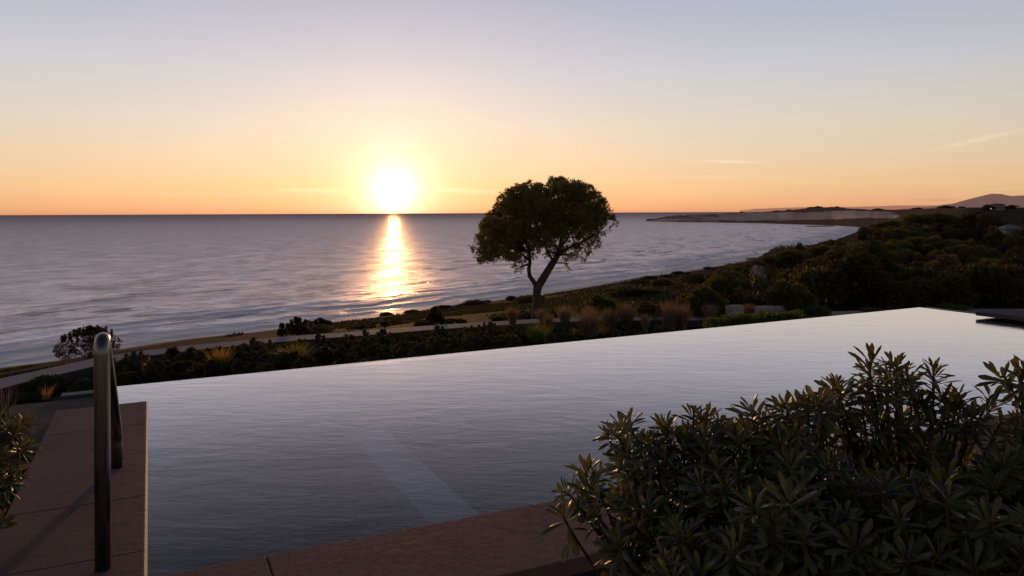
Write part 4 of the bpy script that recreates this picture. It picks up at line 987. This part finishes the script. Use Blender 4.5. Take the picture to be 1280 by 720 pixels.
geo = t.n('ShaderNodeNewGeometry'); rnd = geo.outputs['Random Per Island']
uvn = t.n('ShaderNodeAttribute', attribute_name='mid').outputs['Fac']
ncl = t.noise(geo.outputs['Position'], 40, 3)
col = t.ramp(t.math('ADD', t.math('MULTIPLY', rnd, .8), t.math('MULTIPLY', ncl, .2)), [(.1, (.008,.020,.006)), (.5, (.019,.038,.010)), (.8, (.044,.064,.015)), (.96, (.09,.085,.016)), (.99, (.28,.15,.03))])
col = t.mix(t.math('MULTIPLY', t.ramp(uvn, [(.0, 1.0), (.35, 0.0)]), .55), col, (.16,.17,.07))
back = t.mix(.5, col, (.10,.11,.05)); col2 = t.mix(geo.outputs['Backfacing'], col, back)
p = principled(t, col2, .42, t.bump(ncl, .3, .001)); p.inputs['Specular IOR Level'].default_value = .5
tr = t.n('ShaderNodeBsdfTranslucent'); t.l(t.mix(.5, col, (.50,.36,.035)), tr.inputs[0]); ms = t.n('ShaderNodeMixShader', i_0=.27); t.l(p.outputs[0], ms.inputs[1]); t.l(tr.outputs[0], ms.inputs[2]); t.l(ms.outputs[0], out.inputs[0])
M_stem = bark_mat('shrub_stem_bark', (.05,.035,.02,1), (.15,.11,.06,1), 60)
def pittosporum(label, base, blobs, n, seed, Ls=.076):
    r = np.random.default_rng(seed); base = np.array(base); root = empty('leathery_shrub', base, label=label, cat='shrub')
    tb = Tubes(); pos = []; dr = []; up = []; LL = []; WW = []; CC = []
    B_ = np.array(blobs, float); wts = B_[:,3]**2*B_[:,6]; wts /= wts.sum(); tips = []
    tr0 = 0
    while len(tips) < n and tr0 < n*40:
        tr0 += 1; b = B_[r.choice(len(B_), p=wts)]; d = unit(r.normal(size=3)); d[2] = abs(d[2])*1.0 if r.random() < .75 else d[2]
        rad = 1 if r.random() < .72 else r.uniform(.35,.85); q = b[:3]+d*b[3:6]*rad*r.uniform(.93,1.03)
        if q[2] < base[2]+.12: continue
        if any((q-t_[0])@(q-t_[0]) < .040**2 for t_ in tips): continue
        if d[2] > .5 and r.random() < .22: q = q+np.array([r.normal()*.015, 0, min(r.uniform(.015,.05), max(0, b[2]+b[5]+.015-q[2]))])
        tips.append((q, unit(d*.8+np.array([0,0,.75])+r.normal(size=3)*.22)))
    forks = []
    for k in range(7):
        a = r.uniform(0, 6.28); e = base+np.array([math.cos(a)*.13, math.sin(a)*.13, r.uniform(.25,.5)]); forks.append(e)
        tb.add(curve_pts([(0,0,-.05), (math.cos(a)*.03, math.sin(a)*.03, (e-base)[2]*.5), e-base], 3), [.014,.013,.012,.011,.01,.009,.008], 6)
    for q, d in tips:
        e = min(forks, key=lambda f_: ((f_-q)**2).sum()); m1 = e*.5+(q-d*.12)*.5+r.normal(size=3)*.012
        tb.add(curve_pts([e-base, m1-base, q-d*.05-base, q-base], 3), [.006]*3+[.0048]*3+[.004]*3+[.003], 5)
        nl = int(r.integers(11, 18)); ph = r.uniform(0, 6.28); s = np.cross(d, [0.3,.2,1]); s = unit(s); s2 = np.cross(d, s); sc = r.uniform(.62,1.18)
        for i in range(nl):
            fr_ = i/nl; az_ = ph+i*2.39996; op = R(12+68*(1-fr_)**.9)+r.normal()*.14
            rad_ = s*math.cos(az_)+s2*math.sin(az_); v_ = d*math.cos(op)+rad_*math.sin(op)
            pos.append(q-d*.035*(1-fr_)+rad_*.003-base); dr.append(v_); up.append(unit(d*math.sin(op)-rad_*math.cos(op)+1e-4)); L_ = Ls*sc*(.5+.55*(1-fr_)**.5)*r.uniform(.85,1.12); LL.append(L_); WW.append(L_*r.uniform(.19,.26)); CC.append(r.uniform(.3,1.4))
        # a few leaves lower down the twig
        for i in range(4):
            az_ = r.uniform(0, 6.28); op = R(r.uniform(70,115)); rad_ = s*math.cos(az_)+s2*math.sin(az_); v_ = d*math.cos(op)+rad_*math.sin(op)
            pos.append(q-d*r.uniform(.04,.09)-base); dr.append(v_); up.append(unit(d*math.sin(op)-rad_*math.cos(op)+1e-4)); L_ = Ls*sc*r.uniform(.7,1.05); LL.append(L_); WW.append(L_*r.uniform(.24,.32)); CC.append(r.uniform(.5,1.8))
    v, f = leaves3d(np.array(pos), np.array(dr), np.array(up), np.array(LL), np.array(WW), np.array(CC))
    me = npmesh('foliage', v, f); vcol(me, 'mid', np.tile(np.abs(LT[:,1]), len(pos)))
    link('foliage', me, M_pit, root, True); link('branches', tb.mesh(), M_stem, root, True); return root
def blb(x, y, Y, rx, ry, rz, w=1): c = atY(x, y, Y); return (c.x, c.y, c.z, rx, ry, rz, w)
gz0 = 23.34
pittosporum('leathery leaved shrub at the front, leftmost, overhanging the near pool coping', (*onz(842,790,gz0),gz0) if False else (.46,2.35,gz0),
    [blb(800,600,2.35,.17,.2,.20), blb(735,612,2.4,.09,.12,.07,.8), blb(870,590,2.3,.17,.2,.17), blb(790,690,2.2,.15,.2,.18), blb(855,700,2.1,.18,.2,.2), blb(720,650,2.3,.05,.1,.06,.5)], 100, 1)
pittosporum('leathery leaved shrub in the middle of the front planting', (.80,2.2,gz0),
    [blb(950,590,2.25,.19,.2,.19), blb(1000,560,2.3,.16,.2,.17), blb(920,670,2.0,.18,.2,.2), blb(1010,650,2.05,.2,.2,.2), blb(900,560,2.3,.12,.1,.10)], 108, 2)
pittosporum('tallest leathery leaved shrub of the front planting with an open top', (1.22,2.4,gz0),
    [blb(1095,500,2.35,.13,.14,.13), blb(1050,530,2.4,.12,.14,.13), blb(1150,510,2.45,.13,.14,.12), blb(1200,525,2.4,.13,.12,.08), blb(1100,600,2.3,.2,.2,.2), blb(1180,610,2.25,.2,.2,.18)], 96, 3)
pittosporum('leathery leaved shrub cut by the right edge of the photo', (1.66,2.3,gz0),
    [blb(1275,475,2.25,.055,.08,.10,1.2), blb(1290,560,2.25,.12,.12,.14), blb(1250,620,2.2,.16,.15,.16), blb(1280,690,2.0,.2,.2,.2)], 78, 4)
pittosporum('nearest dark leathery shrub at the bottom right', (1.0,1.75,gz0),
    [blb(1120,680,1.85,.24,.18,.16), blb(1000,700,1.8,.2,.18,.16), blb(1220,690,1.85,.2,.2,.18), blb(900,730,1.8,.16,.16,.16)], 105, 5)
pittosporum('leathery leaved shrub beside the stone deck at the left edge', (-2.38,3.15,gz0),
    [blb(-22,575,3.15,.15,.22,.17), blb(0,545,3.3,.12,.12,.09), blb(-20,620,3.0,.12,.2,.14), blb(16,533,3.4,.06,.08,.04)], 66, 6, .066)
